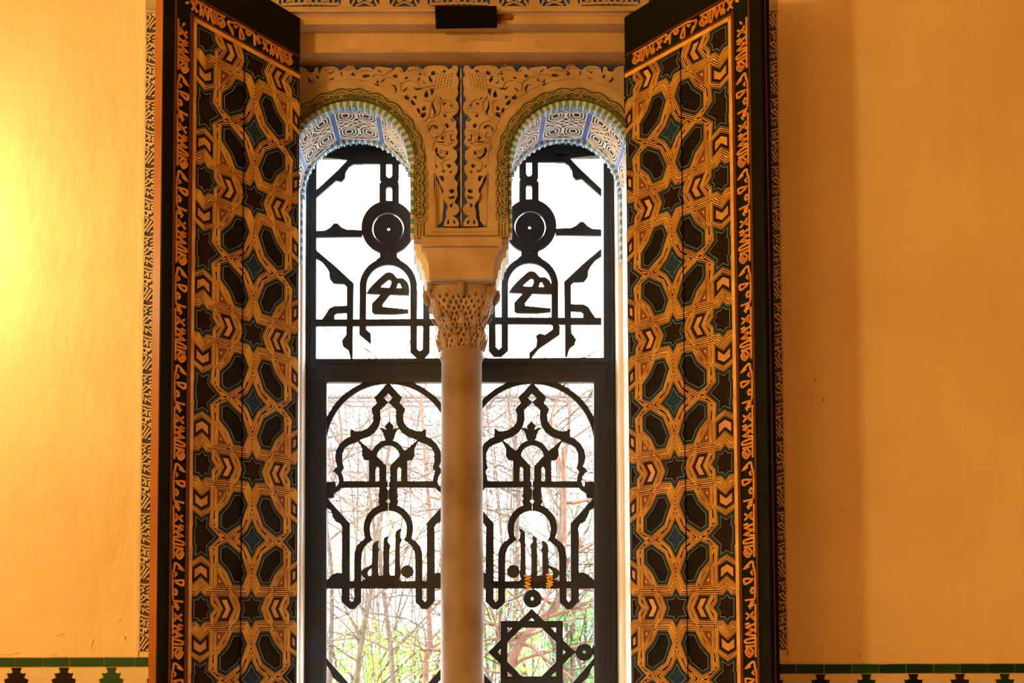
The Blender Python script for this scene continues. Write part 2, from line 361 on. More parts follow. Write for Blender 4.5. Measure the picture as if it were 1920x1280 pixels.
# ---- glazed tile dado
def dado(side):
    L = side < 0
    ht = un(100, 1232, 0)[1] if L else un(1700, 1244, 0)[1]; hb = ht-18
    x_in = un(272, 1240, 0)[0] if L else un(1457, 1250, 0)[0]
    xa, xb = (LX, -350) if L else (350, RX)
    q = MB(PLN(0)); q.box(xa, xb, FL, ht+1.5, 0, 1.5, 'grout'); q.obj('tile_bed', wall)
    cuts = [28, 80.5, 130.5, 195.5, 253, 330] if L else [1400, 1492, 1544, 1596, 1646.5, 1697.5, 1749, 1799, 1850.5, 1901.5]
    px = cuts[0]; cc = list(cuts)
    if L:
        while cc[0] > -560: cc.insert(0, cc[0]-random.choice((50, 56, 48)))
    else:
        while cc[-1] < 2500: cc.append(cc[-1]+50.8)
    for i in range(len(cc)-1):
        a0 = un(cc[i], 1240, 0)[0]+.9; a1 = un(cc[i+1], 1240, 0)[0]-.9; j = random.uniform(-.5, .5)
        q = MB(PLN(0)); m = 'green_glaze' if (L or random.random() < .35) else 'green_deep'
        e = .7
        q.plate([[(a0, hb+1+j), (a0+random.uniform(2, 8), hb+.7), (a1, hb+1), (a1, ht-.6+j), ((a0+a1)/2, ht-.2+random.uniform(-.5, .3)), (a0, ht-.6-j)]], 1, 3.6+random.uniform(-.4, .4), m)
        q.obj('green_tile', wall)
    mer = [(32, 'black_glaze'), (121, 'black_glaze'), (210, 'green_glaze'), (299, 'black_glaze')] if L else [(1450, 'black_glaze'), (1537, 'black_glaze'), (1623, 'green_deep'), (1711, 'black_glaze'), (1798, 'brown_glaze'), (1882, 'green_deep')]
    k = 0
    if L:
        while mer[0][0] > -460: mer.insert(0, (mer[0][0]-89, ('black_glaze', 'green_glaze', 'brown_glaze')[k % 3])); k += 1
    else:
        while mer[-1][0] < 2380: mer.append((mer[-1][0]+86.5, ('black_glaze', 'green_deep', 'brown_glaze')[k % 3])); k += 1
    STEP = [(9, 0), (6, -9), (12, -11), (17, -10), (14, -19), (22, -22), (19, -33), (28, -36), (25, -48), (34, -52), (30, -66), (44, -80)]
    prev = None
    for pxm, m in mer:
        c = un(pxm, 1250, 0)[0]
        poly = [(c-x, hb-1+y) for x, y in STEP]+[(c+x, hb-1+y) for x, y in reversed(STEP)]
        q = MB(PLN(0)); q.plate([poly], 1, 3.2, m); q.obj('stepped_tile', wall)
        if prev is not None:
            P = [(prev+x+1.4, hb-1+y) for x, y in STEP]+[(c-x-1.4, hb-1+y) for x, y in reversed(STEP)]
            P = [p for p in P if p[1] > hb-68]
            q = MB(PLN(0)); q.plate([P], 1, 2.9, 'cream_glaze'); q.obj('cream_tile', wall)
        prev = c
dado(-1); dado(1)
# plaster scars on the walls
b = MB(PXF(0))
for pts in ([(0, 1224.5), (14, 1225.5), (28, 1224), (36, 1221.5)], [(176, 1197), (170, 1211), (175, 1216)], [(94, 1226), (106, 1225)], [(120, 1187), (105, 1191)], [(222, 1165), (226, 1158)]):
    b.ribbon(smooth_pts(pts, 3), 1.8, 0, 1.2, 'plaster')
b.obj('plaster_ridge', wall)
b = MB(PXF(0))
for x, y in ((1611, 1228), (1544, 750), (1528, 712), (235, 1196), (255, 1194)): b.plate([[(x-1.5, y-3), (x+1.5, y-3), (x+2, y+3), (x-.5, y+3)]], 0, .8, 'plaster_worn')
b.obj('plaster_chip', wall)

# ================================================================ WINDOW (frame, lights, tracery, panes)
DW = 312
win = empty('window_1', W(-4, DW, SILL), kind='structure', label='dark wooden window of four lights filled with pierced letter tracery')
def wp(name, parent, fn, d=DW, **pr):
    q = MB(PXF(d)); fn(q); return q.obj(name, parent, **pr)
AUL, AUR, ALL, ALR = 728., 993.5, 728., 998.
fm = 'frame_wood'
def f_outer(q):
    q.plate([[(567, 1500), (567.5, 1100), (573, 240), (1151.5, 238), (1157.5, 1100), (1159, 1500)], [(592, 1490), (591, 1100), (592.5, 660), (593.5, 293.5), (1131.5, 292), (1132, 660), (1133, 1100), (1134, 1490)][::-1]], -18, 0, fm, True)
    q.plate([[(570.5, 1500), (571, 1100), (576.5, 240), (582, 240), (577, 1100), (577, 1500)]], 0, 3, fm); q.plate([[(1142, 240), (1148, 240), (1154, 1100), (1154, 1500), (1148, 1500)]], 0, 3, fm)
fo = wp('outer_frame', win, f_outer)
def f_tr(q):
    q.plate([[(585, 673), (1139, 671), (1139, 693), (585, 693)]], -18, 4, fm, True); q.plate([[(586, 677), (1139, 675), (1139, 681), (586, 682)]], 4, 7, fm); q.plate([[(592, 687), (1139, 686), (1139, 690), (592, 690)]], 4, 6, fm)
wp('transom', win, f_tr)
wp('mullion', win, lambda q: q.plate([[(848, 240), (878, 240), (878, 675), (848, 675)]], -18, 2, fm, True))
wp('top_rail', win, lambda q: (q.plate([[(590, 268), (1134, 266), (1134, 276), (590, 278)]], 0, 4, fm), q.plate([[(590, 283), (1134, 281), (1134, 285), (590, 287)]], 0, 3, fm)))

def upper_light(right):
    M = (lambda pts: [(AUR+(AUL-x)*.99, y-3) for x, y in pts]) if right else (lambda pts: list(pts))
    root = empty('upper_light', W(*(lambda q: (q[0], DW, q[1]))(un(AUR if right else AUL, 672, DW))), parent=win)
    tm = 'tracery_wood'
    def piece(name, loops, c0=-8, c1=0, m=tm, raw=False): wp(name, root, lambda q: q.plate([list(l) if raw else M(l) for l in loops], c0, c1, m, True))
    piece('corner_brace', [[(592, 357), (632, 320), (655, 296), (660, 292), (680, 292), (680, 307), (663, 307), (655, 312), (648, 323), (647, 333), (641, 340), (630, 338), (592, 371)]])
    piece('top_bar', [[(592, 293), (850, 293), (850, 306.5), (592+68, 306.5), (592+68, 300)]], -7, -.5)
    slot1 = [(724, 296), (735, 296), (735, 329), (732, 333), (727, 333), (724, 329)][::-1]
    slot2 = [(724, 353), (727, 350), (732, 350), (735, 353), (735, 388), (724, 388)][::-1]
    piece('double_bar', [[(712, 292), (748, 292), (748, 336), (746, 340), (748, 343), (748, 388), (752, 396), (706, 396), (711, 388), (711, 345), (715, 341), (712, 337)], slot1, slot2], -9, .6)
    # round boss
    piece('boss', [circ(727.5, 426, 50, 40), circ(727.5, 428.5, 30, 32)[::-1]], -9, 1)
    piece('boss_ring', [circ(727.5, 428.5, 34, 32), circ(727.5, 428.5, 29.5, 32)[::-1]], 0, 2.2)
    piece('boss_disc', [circ(727.5, 428.5, 28.2, 32), circ(728.5, 428.5, 2.8, 10)[::-1]], -9, -2.5)
    for sg in (1, -1):
        f = (lambda pts: [(2*727.5-x, y) for x, y in pts]) if sg < 0 else (lambda pts: pts)
        piece('side_bar', [f([(592, 433), (610, 431.5), (619, 426), (626, 418.5), (633, 418.5), (641, 426), (650, 430), (679, 431), (679, 443.5), (592, 444.5)])], -8, 0)
    piece('neck', [[(706, 462), (750, 462), (744.5, 470), (744.5, 482), (751, 487), (705, 487), (712, 482), (712, 470)], circ(728, 474.5, 3, 10)[::-1]], -8, .8)
    R_ = [(p[0], p[1]) for p in arc(728, 537, 54, 180, 0, 24)]; r_ = [(p[0], p[1]) for p in arc(728, 537, 41, 0, 180, 24)]
    if right: piece('keyhole_arch', [R_+[(782, 660), (769, 660)]+r_+[(687, 612), (674, 612)]], -8, .4)
    else: piece('keyhole_arch', [R_+[(782, 660), (769, 660)]+r_+[(686, 610), (687, 618), (695, 624.5), (695.5, 645), (673.5, 627)]], -8, .4)
    piece('loop_bar', [[(793.5, 520), (806, 518), (806, 660), (796, 671.5), (782, 671.5), (769, 660), (769, 640), (782, 640), (782, 654), (787, 658.5), (792.5, 654)]], -8, .2)
    if right:
        piece('tail', [[(1049.5, 610), (1049.5, 627), (1010, 654), (996.5, 671), (992.5, 671), (992.5, 661), (1005, 650), (1007, 638), (1005, 629), (1012, 625), (1022, 627.5), (1036.5, 617), (1036.5, 606)]], -8, .6, raw=True)
    piece('crossbar', [[(592, 598), (845, 597), (845, 609.5), (592, 611)]], -9, -1)
    piece('side_bracket', [[(592, 468), (597, 472), (628, 498), (663, 530.5), (662, 600), (650, 600), (650, 537), (645, 532), (625, 531), (618, 522), (617, 510), (612, 501), (604, 491), (592, 483)]], -8, 0)
    piece('foot_scroll', [[(592, 601), (604, 598), (611, 588), (617, 578), (626, 573.5), (651, 572.5), (651, 586), (631, 587), (627, 590), (627, 600)]], -8, 0)
    piece('leaf_tail', [[(650, 600), (661.5, 600), (661, 671.5), (657, 671.5), (653, 656), (643, 649), (640.5, 639), (649, 627)]], -8, 0)
    dx, dy = (AUR-AUL+1.5, -2) if right else (0, 0)
    g = lambda pts: [(560+x/6+dx, 500+y/6+dy) for x, y in pts]
    piece('letter', [g(smooth_pts([(770, 285), (835, 200), (960, 84), (1010, 62), (1062, 76), (1112, 130), (1170, 130), (1220, 170), (1242, 220), (1242, 300), (1230, 318), (1000, 312), (790, 303)], 2, True)),
                      g([(920, 220), (1010, 145), (1038, 150), (1042, 190), (1020, 235), (932, 233)])[::-1], g([(1100, 240), (1118, 182), (1135, 182), (1162, 240)])[::-1]], -7, 1.5, 'letter_wood', raw=True)
    piece('letter', [g([(920, 312), (1030, 312), (940, 425), (950, 452), (1235, 480), (1232, 521), (1080, 535), (850, 532), (823, 510), (823, 415)])], -7, 1.5, 'letter_wood', raw=True)
    x0, x1 = (1131.5, 870) if right else (592, 850)
    wp('glass_pane', root, lambda q: q.plate([[(x0, 290), (x1, 290), (x1, 674), (x0, 674)]], -13, -12, 'glass', False))
upper_light(False); upper_light(True)

def lower_light(right):
    M = (lambda pts: [(ALR+(ALL-x), y) for x, y in pts]) if right else (lambda pts: list(pts))
    root = empty('lower_sash', W(*(lambda q: (q[0], DW, q[1]))(un(ALR if right else ALL, 1500, DW))), parent=win)
    tm = 'tracery_wood'
    def piece(name, loops, c0=-8, c1=0, m=tm): wp(name, root, lambda q: q.plate([M(l) for l in loops], c0, c1, m, True))
    def both(name, poly, c0=-8, c1=0, m=tm):
        piece(name, [poly], c0, c1, m); piece(name, [[(2*ALL-x, y) for x, y in poly]], c0, c1, m)
    piece('sash_frame', [[(591, 1500), (592, 690), (863, 690), (863, 1500)], [(612, 1480), (613, 717), (843, 717), (844, 1480)][::-1]], -14, 5, fm)
    piece('sash_bead', [[(605, 1490), (606, 709), (850, 709), (851, 1490)], [(612, 1485), (613, 717), (843, 717), (844, 1485)][::-1]], 5, 6.5, 'letter_wood')
    # large round arch, clipped by the sash
    A = [(p[0], p[1]) for p in arc(728, 835, 127, 156, 112.5, 8)]; B = arc(728, 835, 116, 92, 180, 20)
    both('arch_band', [(612, 783)]+A[1:]+[(680, 716), (727, 716)]+B+[(612, 835)], -8, 0)
    out = [(728, 717), (702, 745), (708.5, 753), (696, 767), (700, 778), (699, 790), (695, 797), (688, 803), (677, 808), (665, 808), (657, 803), (657, 818), (647, 823), (637, 832), (630, 845), (628, 858), (630, 868), (633, 874), (624, 883), (630, 887), (634, 894), (635.5, 903), (633, 910), (628, 913), (612, 914)]
    inn = [(612, 934), (626, 933), (627, 925), (638, 917), (643, 909), (644.5, 900), (643, 892), (640, 884), (645, 877), (642, 866), (642, 850), (647, 839), (656, 833), (668, 829), (677, 823), (692, 818), (703, 810), (711, 798), (714, 784), (713, 768), (728, 754), (719.5, 745.5), (728, 737)]
    both('ogee_band', out+inn, -8, 1)
    both('ogee_tip', [(728, 716), (728, 737), (719.5, 745.5), (728, 754), (713, 768), (702, 745)], -7.5, .9)
    both('ogee_rib', [(728, 726), (708, 746), (714, 753), (702, 767), (706, 778), (705, 791), (694, 806), (678, 814.5), (663, 815), (663, 817), (678, 816.7), (695, 808.2), (707, 792), (708, 778), (704, 767.5), (716.3, 753), (710.5, 746), (728, 729)], 0, 2, 'letter_wood')
    piece('lily', [smooth_pts([(730, 788.5), (726, 794), (721.5, 799), (724, 805), (719, 803), (709, 802), (715, 806), (719, 814), (721, 822), (726, 827), (730, 827)], 2)[:-1]+[(2*730-x, y) for x, y in smooth_pts([(730, 788.5), (726, 794), (721.5, 799), (724, 805), (719, 803), (709, 802), (715, 806), (719, 814), (721, 822), (726, 827), (730, 827)], 2)][::-1]], -7, 2.5)
    # small ring with its V shaped stem and four bars
    ring = arc(729, 857, 33, 155, 90, 8)
    rin = arc(729, 857, 22.5, 90, 170, 8)
    both('ring_arch', ring+rin+[(706.5, 854), (724.5, 873.5), (724.5, 921), (711, 921), (711, 878), (698, 862), (697, 845)], -8, .5)
    both('ring_wing', [(670, 822), (697, 845), (704, 858), (704, 904), (692, 904), (692, 863), (683, 862), (678.5, 854), (679, 841), (672, 828)], -8, .3)
    both('ring_web', [(704, 858), (711, 869), (711, 878), (707, 874), (704.5, 880)], -8, .2)
    both('crossbar', [(636, 901.5), (727, 902), (727, 913), (638, 914), (642, 908)], -9, -1.2)
    both('crossbar_end', [(612, 903), (629, 902), (630, 913), (612, 914)], -9, -1.2)
    knob = [(727.5, 918), (724.5, 914), (711, 914), (711, 925), (709, 930), (711.5, 934), (709, 940), (711.5, 946), (706, 952), (727.5, 952), (727.5, 943.5), (723.5, 939), (727.5, 934.5)]
    both('knob', knob, -8, 1)
    ko = arc(727.5, 990, 46, 95, 205, 18)
    out = [(727.5, 944)]+ko[1:]+[(676, 1015), (668, 1024), (664.5, 1036), (664, 1050), (664, 1128), (677, 1128)]
    inn = [(677.5, 1050), (678.5, 1036), (683, 1025), (691, 1017), (699, 1012), (695, 1005)]+arc(727.5, 991, 34, 190, 92, 14)+[(727.5, 957)]
    both('keyhole_band', out+inn, -8, .5)
    kr = arc(727.5, 990, 40.5, 95, 202, 16)
    both('keyhole_rib', kr+[(680, 1013), (673, 1027), (670.5, 1040), (670.5, 1120), (672, 1120), (672, 1040), (675, 1028), (684, 1014)]+arc(727.5, 990, 38.8, 198, 95, 16), 0, 2, 'letter_wood')
    both('outer_leg', [(612, 933), (616, 936), (656, 981), (655.5, 1124), (659.5, 1128.5), (664, 1124), (677, 1124), (677, 1129), (663.5, 1142), (655, 1142), (640.5, 1127), (641, 1000), (642, 989), (638, 982), (629, 977), (624, 968), (620, 957), (612, 951)], -8, .2)
    both('foot_scroll', [(612, 1088), (617, 1083), (624, 1076), (632, 1073), (641, 1074), (641, 1102), (612, 1102)], -8, -.2)
    piece('crossbar', [[(612, 1089), (844, 1089), (844, 1103), (612, 1103)]], -9, -1.2)
    g = lambda pts: [(560+x/6, 880+y/6) for x, y in pts]
    lw = 'letter_wood'
    piece('letter', [g(smooth_pts([(705, 1150), (745, 1108), (822, 1066), (828, 880), (845, 830), (885, 800), (905, 808), (893, 840), (900, 880), (915, 905), (897, 930), (895, 1160), (915, 1195), (950, 1190), (950, 1230), (905, 1262), (850, 1240), (800, 1262), (740, 1225), (708, 1180)], 2, True)), g(smooth_pts([(820, 1110), (778, 1150), (785, 1192), (822, 1190)], 2, True))[::-1]], -7, 1.8, lw)
    piece('letter', [g(smooth_pts([(952, 1200), (955, 810), (970, 765), (1000, 748), (1008, 765), (998, 800), (1015, 830), (1034, 860), (1022, 900), (1020, 1150), (1040, 1190), (1085, 1190), (1085, 1235), (1030, 1255), (960, 1255)], 2, True))], -7, 1.9, lw)
    piece('letter', [g(smooth_pts([(1080, 1200), (1088, 740), (1105, 690), (1140, 664), (1157, 675), (1142, 715), (1150, 770), (1165, 800), (1140, 840), (1142, 1100), (1150, 1190), (1110, 1262), (1060, 1262)], 2, True))], -7, 1.8, lw)
    piece('letter_dot', [circ(763.5, 1071, 12, 20)], -7, 2, lw)
    piece('letter_base', [g([(720, 1235), (1150, 1235), (1150, 1262), (720, 1262)])], -7, -.5, lw)
    both('lower_brace', [(612, 1232), (616, 1238), (653, 1280), (700, 1340), (690, 1352), (640, 1291), (636, 1280), (624, 1270), (618, 1255), (612, 1246)], -8, 0)
    if right:
        cx, cy = 997., 1222.
        def pr(name, loops, c0, c1, m=tm): wp(name, root, lambda q: q.plate(loops, c0, c1, m, True))
        sq = lambda r: [(cx-r, cy-r), (cx+r, cy-r), (cx+r, cy+r), (cx-r, cy+r)]
        dm = lambda r: [(cx, cy-r), (cx+r, cy), (cx, cy+r), (cx-r, cy)]
        pr('octagram_square', [sq(58.5), sq(45.5)[::-1]], -8, .4)
        pr('octagram_diamond', [dm(81.5), dm(64)[::-1]], -8.2, .8)
        pr('octagram_rib', [sq(52.5), sq(51.3)[::-1]], 0, 1.8, 'letter_wood'); pr('octagram_rib', [dm(73.5), dm(72)[::-1]], 0, 2, 'letter_wood')
        pr('drop_disc', [circ(998.5, 1122, 17.2, 28), circ(998, 1122, 3, 10)[::-1]], -8, 1.2)
        pr('side_disc', [circ(1095.5, 1222.5, 16.4, 28), circ(1095.5, 1222, 3, 10)[::-1]], -8, 1.2)
        pr('pin', [[(999, 1100), (1001, 1100), (1001, 1106), (999, 1106)]], -6, 0); pr('pin', [[(1076, 1219), (1080, 1221), (1080, 1224), (1076, 1225)]], -6, 0); pr('pin', [[(1111, 1210), (1114, 1210), (1114, 1228), (1111, 1226)]], -6, 0)
    x0, x1 = (883, 1114) if right else (612, 845)
    wp('glass_pane', root, lambda q: q.plate([[(x0, 716), (x1, 716), (x1, 1490), (x0, 1490)]], -13, -12, 'glass', False))
lower_light(False); lower_light(True)

# ================================================================ TWIN ARCH SCREEN
DA = 94
scr = empty('arch_screen', W(-2, DA, 652), label='carved plaster screen of two horseshoe arches above the marble column', category='arch')
CXL, RA, HC, HI = -222., 126., 885., 732.
CX0 = -1.7
mir = lambda pts: [(2*CX0-x, h) for x, h in pts]
c1 = lambda pts: [un(560+x/6, 120+y/6, DA) for x, y in pts]
c3 = lambda pts: [un(560+x/6, 320+y/6, DA) for x, y in pts]
TOPL = c1([(1780, 50), (1740, 50), (1720, 80), (1685, 95), (1660, 62), (1600, 50), (1500, 50), (1430, 62), (1400, 95), (1370, 80), (1320, 65), (1250, 60), (1215, 105), (1190, 130), (1160, 80), (1120, 62), (1090, 75), (1065, 110), (1040, 80), (980, 70), (920, 62), (870, 65), (850, 100), (830, 85), (800, 72), (720, 70), (665, 105), (620, 65), (560, 55), (505, 90), (470, 110), (440, 80), (390, 60), (300, 65), (262, 90), (242, 150), (225, 72), (190, 75), (178, 120), (125, 130), (100, 90), (60, 70), (0, 62)])
RIGHTL = c1([(1780, 50), (1797, 90), (1770, 150), (1802, 195), (1797, 250), (1785, 300), (1797, 360), (1760, 430), (1790, 465), (1802, 520), (1782, 575), (1722, 622), (1775, 680), (1768, 740), (1790, 790), (1770, 850), (1792, 900), (1765, 950), (1722, 962), (1778, 1010), (1785, 1070), (1750, 1130), (1790, 1180), (1785, 1230)])+c3([(1790, 30), (1760, 70), (1750, 110), (1790, 160), (1780, 230), (1790, 290), (1752, 380), (1800, 420), (1810, 470), (1770, 520), (1732, 530), (1780, 560), (1806, 610), (1800, 648), (1636, 648), (1640, 600), (1665, 540), (1658, 500), (1680, 420), (1660, 380), (1630, 340), (1618, 290), (1638, 240), (1600, 180), (1562, 90), (1522, 48), (1520, 150), (1535, 400), (1538, 662), (1800, 668), (1860, 668)])
HOLES = [c1(h) for h in ([(1490, 120), (1530, 105), (1550, 130), (1530, 155), (1492, 160)], [(1460, 170), (1480, 165), (1512, 215), (1500, 245), (1470, 215)], [(1610, 115), (1640, 98), (1670, 110), (1640, 140)], [(1340, 205), (1365, 170), (1365, 210), (1345, 230)], [(1390, 205), (1440, 255), (1410, 250)],
    [(1040, 265), (1085, 265), (1110, 300), (1105, 350), (1075, 370), (1090, 320), (1075, 285)], [(1290, 280), (1320, 302), (1380, 302), (1395, 318), (1330, 328), (1300, 308)], [(1175, 330), (1230, 285), (1220, 320), (1180, 350)], [(1415, 370), (1440, 322), (1465, 370), (1455, 410), (1420, 405)], [(1475, 312), (1530, 305), (1520, 350), (1497, 390), (1488, 340)],
    [(1180, 410), (1215, 375), (1262, 410), (1240, 440)], [(1270, 430), (1310, 455), (1330, 495), (1290, 495), (1262, 460)], [(1345, 520), (1372, 540), (1372, 590), (1350, 580), (1325, 545)], [(1390, 515), (1430, 500), (1432, 545), (1392, 560)], [(1385, 580), (1435, 570), (1435, 610), (1395, 640), (1360, 622)],
    [(1285, 395), (1330, 385), (1330, 430), (1300, 415)], [(1540, 405), (1515, 470), (1525, 510), (1552, 565), (1530, 620), (1495, 645), (1528, 580), (1502, 515), (1505, 460)], [(1585, 395), (1630, 435), (1610, 442), (1590, 420)], [(1615, 470), (1670, 455), (1640, 497), (1625, 490)], [(1700, 490), (1725, 480), (1725, 515), (1710, 515)], [(1630, 590), (1670, 605), (1660, 628), (1635, 628)],
    [(1705, 640), (1730, 645), (1755, 672), (1740, 682), (1720, 662)], [(1640, 710), (1670, 690), (1700, 720), (1680, 755), (1660, 740)], [(1460, 790), (1470, 740), (1510, 708), (1560, 720), (1575, 750), (1552, 762), (1530, 735), (1492, 748), (1472, 790)], [(1590, 860), (1630, 830), (1635, 890)], [(1700, 820), (1720, 820), (1715, 865), (1735, 880), (1755, 870), (1745, 903), (1710, 890)],
    [(1540, 898), (1640, 898), (1650, 914), (1560, 918)], [(1540, 970), (1560, 960), (1572, 1030), (1610, 1075), (1660, 1080), (1610, 1102), (1560, 1062), (1535, 1010)], [(1650, 1010), (1680, 1000), (1685, 1040), (1660, 1055)], [(1540, 1160), (1560, 1165), (1565, 1197), (1550, 1190)], [(1660, 1160), (1710, 1150), (1715, 1180), (1690, 1200)],
    [(880, 245), (890, 195), (905, 240), (910, 285), (850, 262)], [(930, 195), (980, 210), (950, 235)], [(1060, 160), (1115, 145), (1110, 190), (1070, 185)], [(1195, 190), (1222, 170), (1242, 195), (1200, 208)], [(715, 170), (750, 147), (810, 152), (800, 180), (740, 185)], [(590, 150), (620, 120), (650, 165), (610, 165)], [(478, 120), (500, 118), (492, 140), (512, 185), (482, 152)],
    [(200, 170), (230, 158), (245, 200), (215, 200)], [(110, 185), (130, 190), (160, 232), (200, 215), (160, 252), (125, 230)], [(340, 210), (400, 185), (410, 195), (370, 215)], [(340, 120), (378, 130), (410, 90), (402, 122), (362, 152)], [(890, 88), (930, 112), (950, 140), (910, 122)], [(1140, 95), (1180, 128), (1150, 120)], [(1350, 700-560), (1370, 128), (1385, 150), (1365, 160)],
    [(700, 215), (760, 222), (700, 226)])]
HOLES += [c3(h) for h in ([(1575, 85), (1632, 82), (1640, 130), (1622, 150), (1602, 120)], [(1692, 240), (1740, 228), (1758, 255), (1730, 282), (1702, 270)], [(1682, 322), (1720, 312), (1760, 305), (1748, 340), (1702, 345)], [(1702, 402), (1738, 385), (1722, 440), (1698, 425)], [(1672, 600), (1682, 565), (1700, 610), (1674, 630)], [(1740, 570), (1768, 600), (1752, 630), (1738, 602)], [(1600, 30), (1650, 15), (1640, 50)], [(1690, 40), (1730, 20), (1720, 60)])]
for i in range(6):                                      # pine cone lattice
    for j in range(6):
        cx = 1560+i*36-(j*7); cy = 150+j*32-i*8
        if 1525 < cx < 1745 and 130 < cy < 335 and not (cx > 1700 and cy > 290): HOLES.append(c1([(cx-7, cy+10), (cx+2, cy-12), (cx+8, cy-8), (cx, cy+13)]))
LENS = c3([(1545, 95), (1592, 185), (1625, 300), (1632, 400), (1615, 570), (1565, 632), (1548, 580)])
def spandrel(left):
    T = (lambda p: list(p)) if left else mir
    # backing wall of the screen with the arch cut out (blue painted ground)
    xo = -347 if left else 2*CX0-343
    full = [(CXL+RA+.0, 655)]+[(CXL+RA*math.cos(math.radians(a)), HC+RA*math.sin(math.radians(a))) for a in range(0, 181, 6)]
    full[0] = (CXL+RA, HI)
    body = [(CX0, HI)]+full+[(CXL-RA, HI), (CXL-RA, 600), (xo-.01, 600), (xo, 1087), (CX0, 1087)]
    q = MB(PLN(DA)); q.plate([T(body)], -170, 0, 'plaster_arch', True)
    q.obj('arch_body', scr)
    gr = [(CX0, HI+8), (CXL+RA+18, HI+8)]+[(CXL+(RA+15)*math.cos(math.radians(a)), HC+(RA+15)*math.sin(math.radians(a))) for a in range(0, 141, 7)]+[(xo+1, HC+(RA+15)*math.sin(math.radians(140))), (xo+1, 1086.5), (CX0, 1086.5)]
    q = MB(PLN(DA)); q.plate([T(gr)], 0, 1, 'blue_ground'); q.obj('blue_ground', scr)
    # carved sheet: outline follows scrolls, inner side follows the plain arch band
    ri = RA+17
    inner = [(CXL+ri+4, HI+3)]+[(CXL+ri*math.cos(math.radians(a)), HC+ri*math.sin(math.radians(a))) for a in range(0, 150, 6)]
    lim = TOPL[-1][0]
    inner = [p for p in inner if p[0] > lim+2]
    inner.append((lim, inner[-1][1]-2))
    outl = TOPL[::-1]+RIGHTL[1:]
    last = outl[-1]
    sheet = outl[:-1]+[(CX0, last[1]), (CX0, HI+3)]+inner
    q = MB(PLN(DA)); q.plate([T(sheet)]+[T(h)[::-1] for h in HOLES], 0, 12, 'plaster_arch')
    q.obj('arabesque_relief', scr)
    q = MB(PLN(DA)); q.plate([T(LENS)], 0, 3, 'plaster_worn'); q.obj('lens_panel', scr)
    # chased stems on the relief
    q = MB(PLN(DA))
    for st in ([(1150, 250), (1210, 225), (1290, 222), (1340, 250), (1370, 300), (1450, 290), (1520, 270)], [(1480, 640), (1560, 600), (1590, 520), (1570, 440), (1530, 390)], [(1450, 800), (1440, 730), (1500, 670), (1580, 690), (1630, 740), (1620, 800), (1560, 850), (1500, 850)], [(1500, 1000), (1520, 920), (1600, 930), (1680, 940), (1740, 900)], [(1740, 780), (1690, 780), (1640, 810), (1650, 880), (1720, 930)], [(920, 240), (990, 180), (1080, 200), (1140, 250), (1150, 330)], [(1580, 470), (1640, 430), (1700, 450), (1730, 500)], [(1230, 120), (1290, 100), (1370, 110), (1420, 160)], [(1060, 90), (1000, 130), (950, 160), (860, 150), (830, 180)], [(680, 110), (750, 100), (830, 110)], [(540, 100), (600, 80), (660, 130)], [(280, 100), (340, 90), (420, 90)], [(1640, 1010), (1600, 990), (1580, 1020), (1600, 1060), (1650, 1060)], [(1540, 800), (1560, 830), (1520, 900), (1490, 960)], [(1700, 1090), (1640, 1110), (1600, 1150), (1620, 1230)], [(1770, 560), (1700, 570), (1640, 570)], [(1420, 440), (1480, 460), (1470, 560), (1450, 640), (1400, 680)]):
        pts = smooth_pts(c1(st), 4); q.ribbon(T(pts), 2.2, 11.9, 14.8, 'plaster_arch')
    for (cx, cy, n_) in ((735, 140, 7), (1610, 1050, 4), (590, 100, 5), (1330, 110, 5), (1740, 560, 5), (1480, 780, 5), (1700, 850, 4)):
        for k in range(n_):
            a = math.radians(30+120*k/max(1, n_-1)); q.ribbon(T(c1([(cx+25*math.cos(a), cy-25*math.sin(a)), (cx+62*math.cos(a), cy-62*math.sin(a))])), 1.5, 11.9, 13.6, 'plaster_arch')
    q.obj('chased_stem', scr, kind='stuff')
    # inner line of the plain band
    q = MB(PLN(DA)); rr = RA+42
    q.ribbon(T([(CXL+rr+3, HI+14), (CXL+rr, HC)]+[(CXL+rr*math.cos(math.radians(a)), HC+rr*math.sin(math.radians(a))) for a in range(6, 140, 4)]), 1.6, 12, 13.4, 'plaster_arch'); q.obj('band_line', scr)
    # lobed rim: olive ground with interlaced tan rings
    lob = []; NL = 12
    def rim_pt(r, a): return (CXL+r*math.cos(math.radians(a)), HC+r*math.sin(math.radians(a)))
    for i in range(NL):
        for j in range(6):
            t = j/6; a = -4+(i+t)*188/NL; lob.append(rim_pt(RA+17+6*math.sin(math.pi*t), a))
    low = []; k = 5; hh = (HC-HI-44)/k
    for i in range(k):
        for j in range(5):
            t = j/5; low.append((CXL+RA+17+5*math.sin(math.pi*t), HI+44+(i+t)*hh))
    inner = [(CXL+RA+1, HI+44), (CXL+RA+1, HC)]+[rim_pt(RA+1, a) for a in range(0, 185, 6)]
    poly = low+lob[1:]+inner[::-1]
    q = MB(PLN(DA)); q.plate([T(poly)], 12, 13, 'olive'); q.obj('rim_ground', scr)
    q = MB(PLN(DA)); q.ribbon(T(low+lob[1:]), 2.4, 12.5, 16, 'olive'); q.ribbon(T([p for p in off_poly(low+lob[1:]+[(CXL, HC)], -3)[:-1]]), 1.6, 12.5, 15.4, 'rim_relief'); q.obj('rim_edge', scr)
    cen = [rim_pt(RA+8, -4+(i+.5)*188/NL) for i in range(NL)]+[(CXL+RA+8, HI+44+(i+.5)*hh) for i in range(k)]
    edge = [rim_pt(RA+7, -4+i*188/NL) for i in range(NL+1)]+[(CXL+RA+10, HI+44+i*hh) for i in range(k)]
    q = MB(PLN(DA))
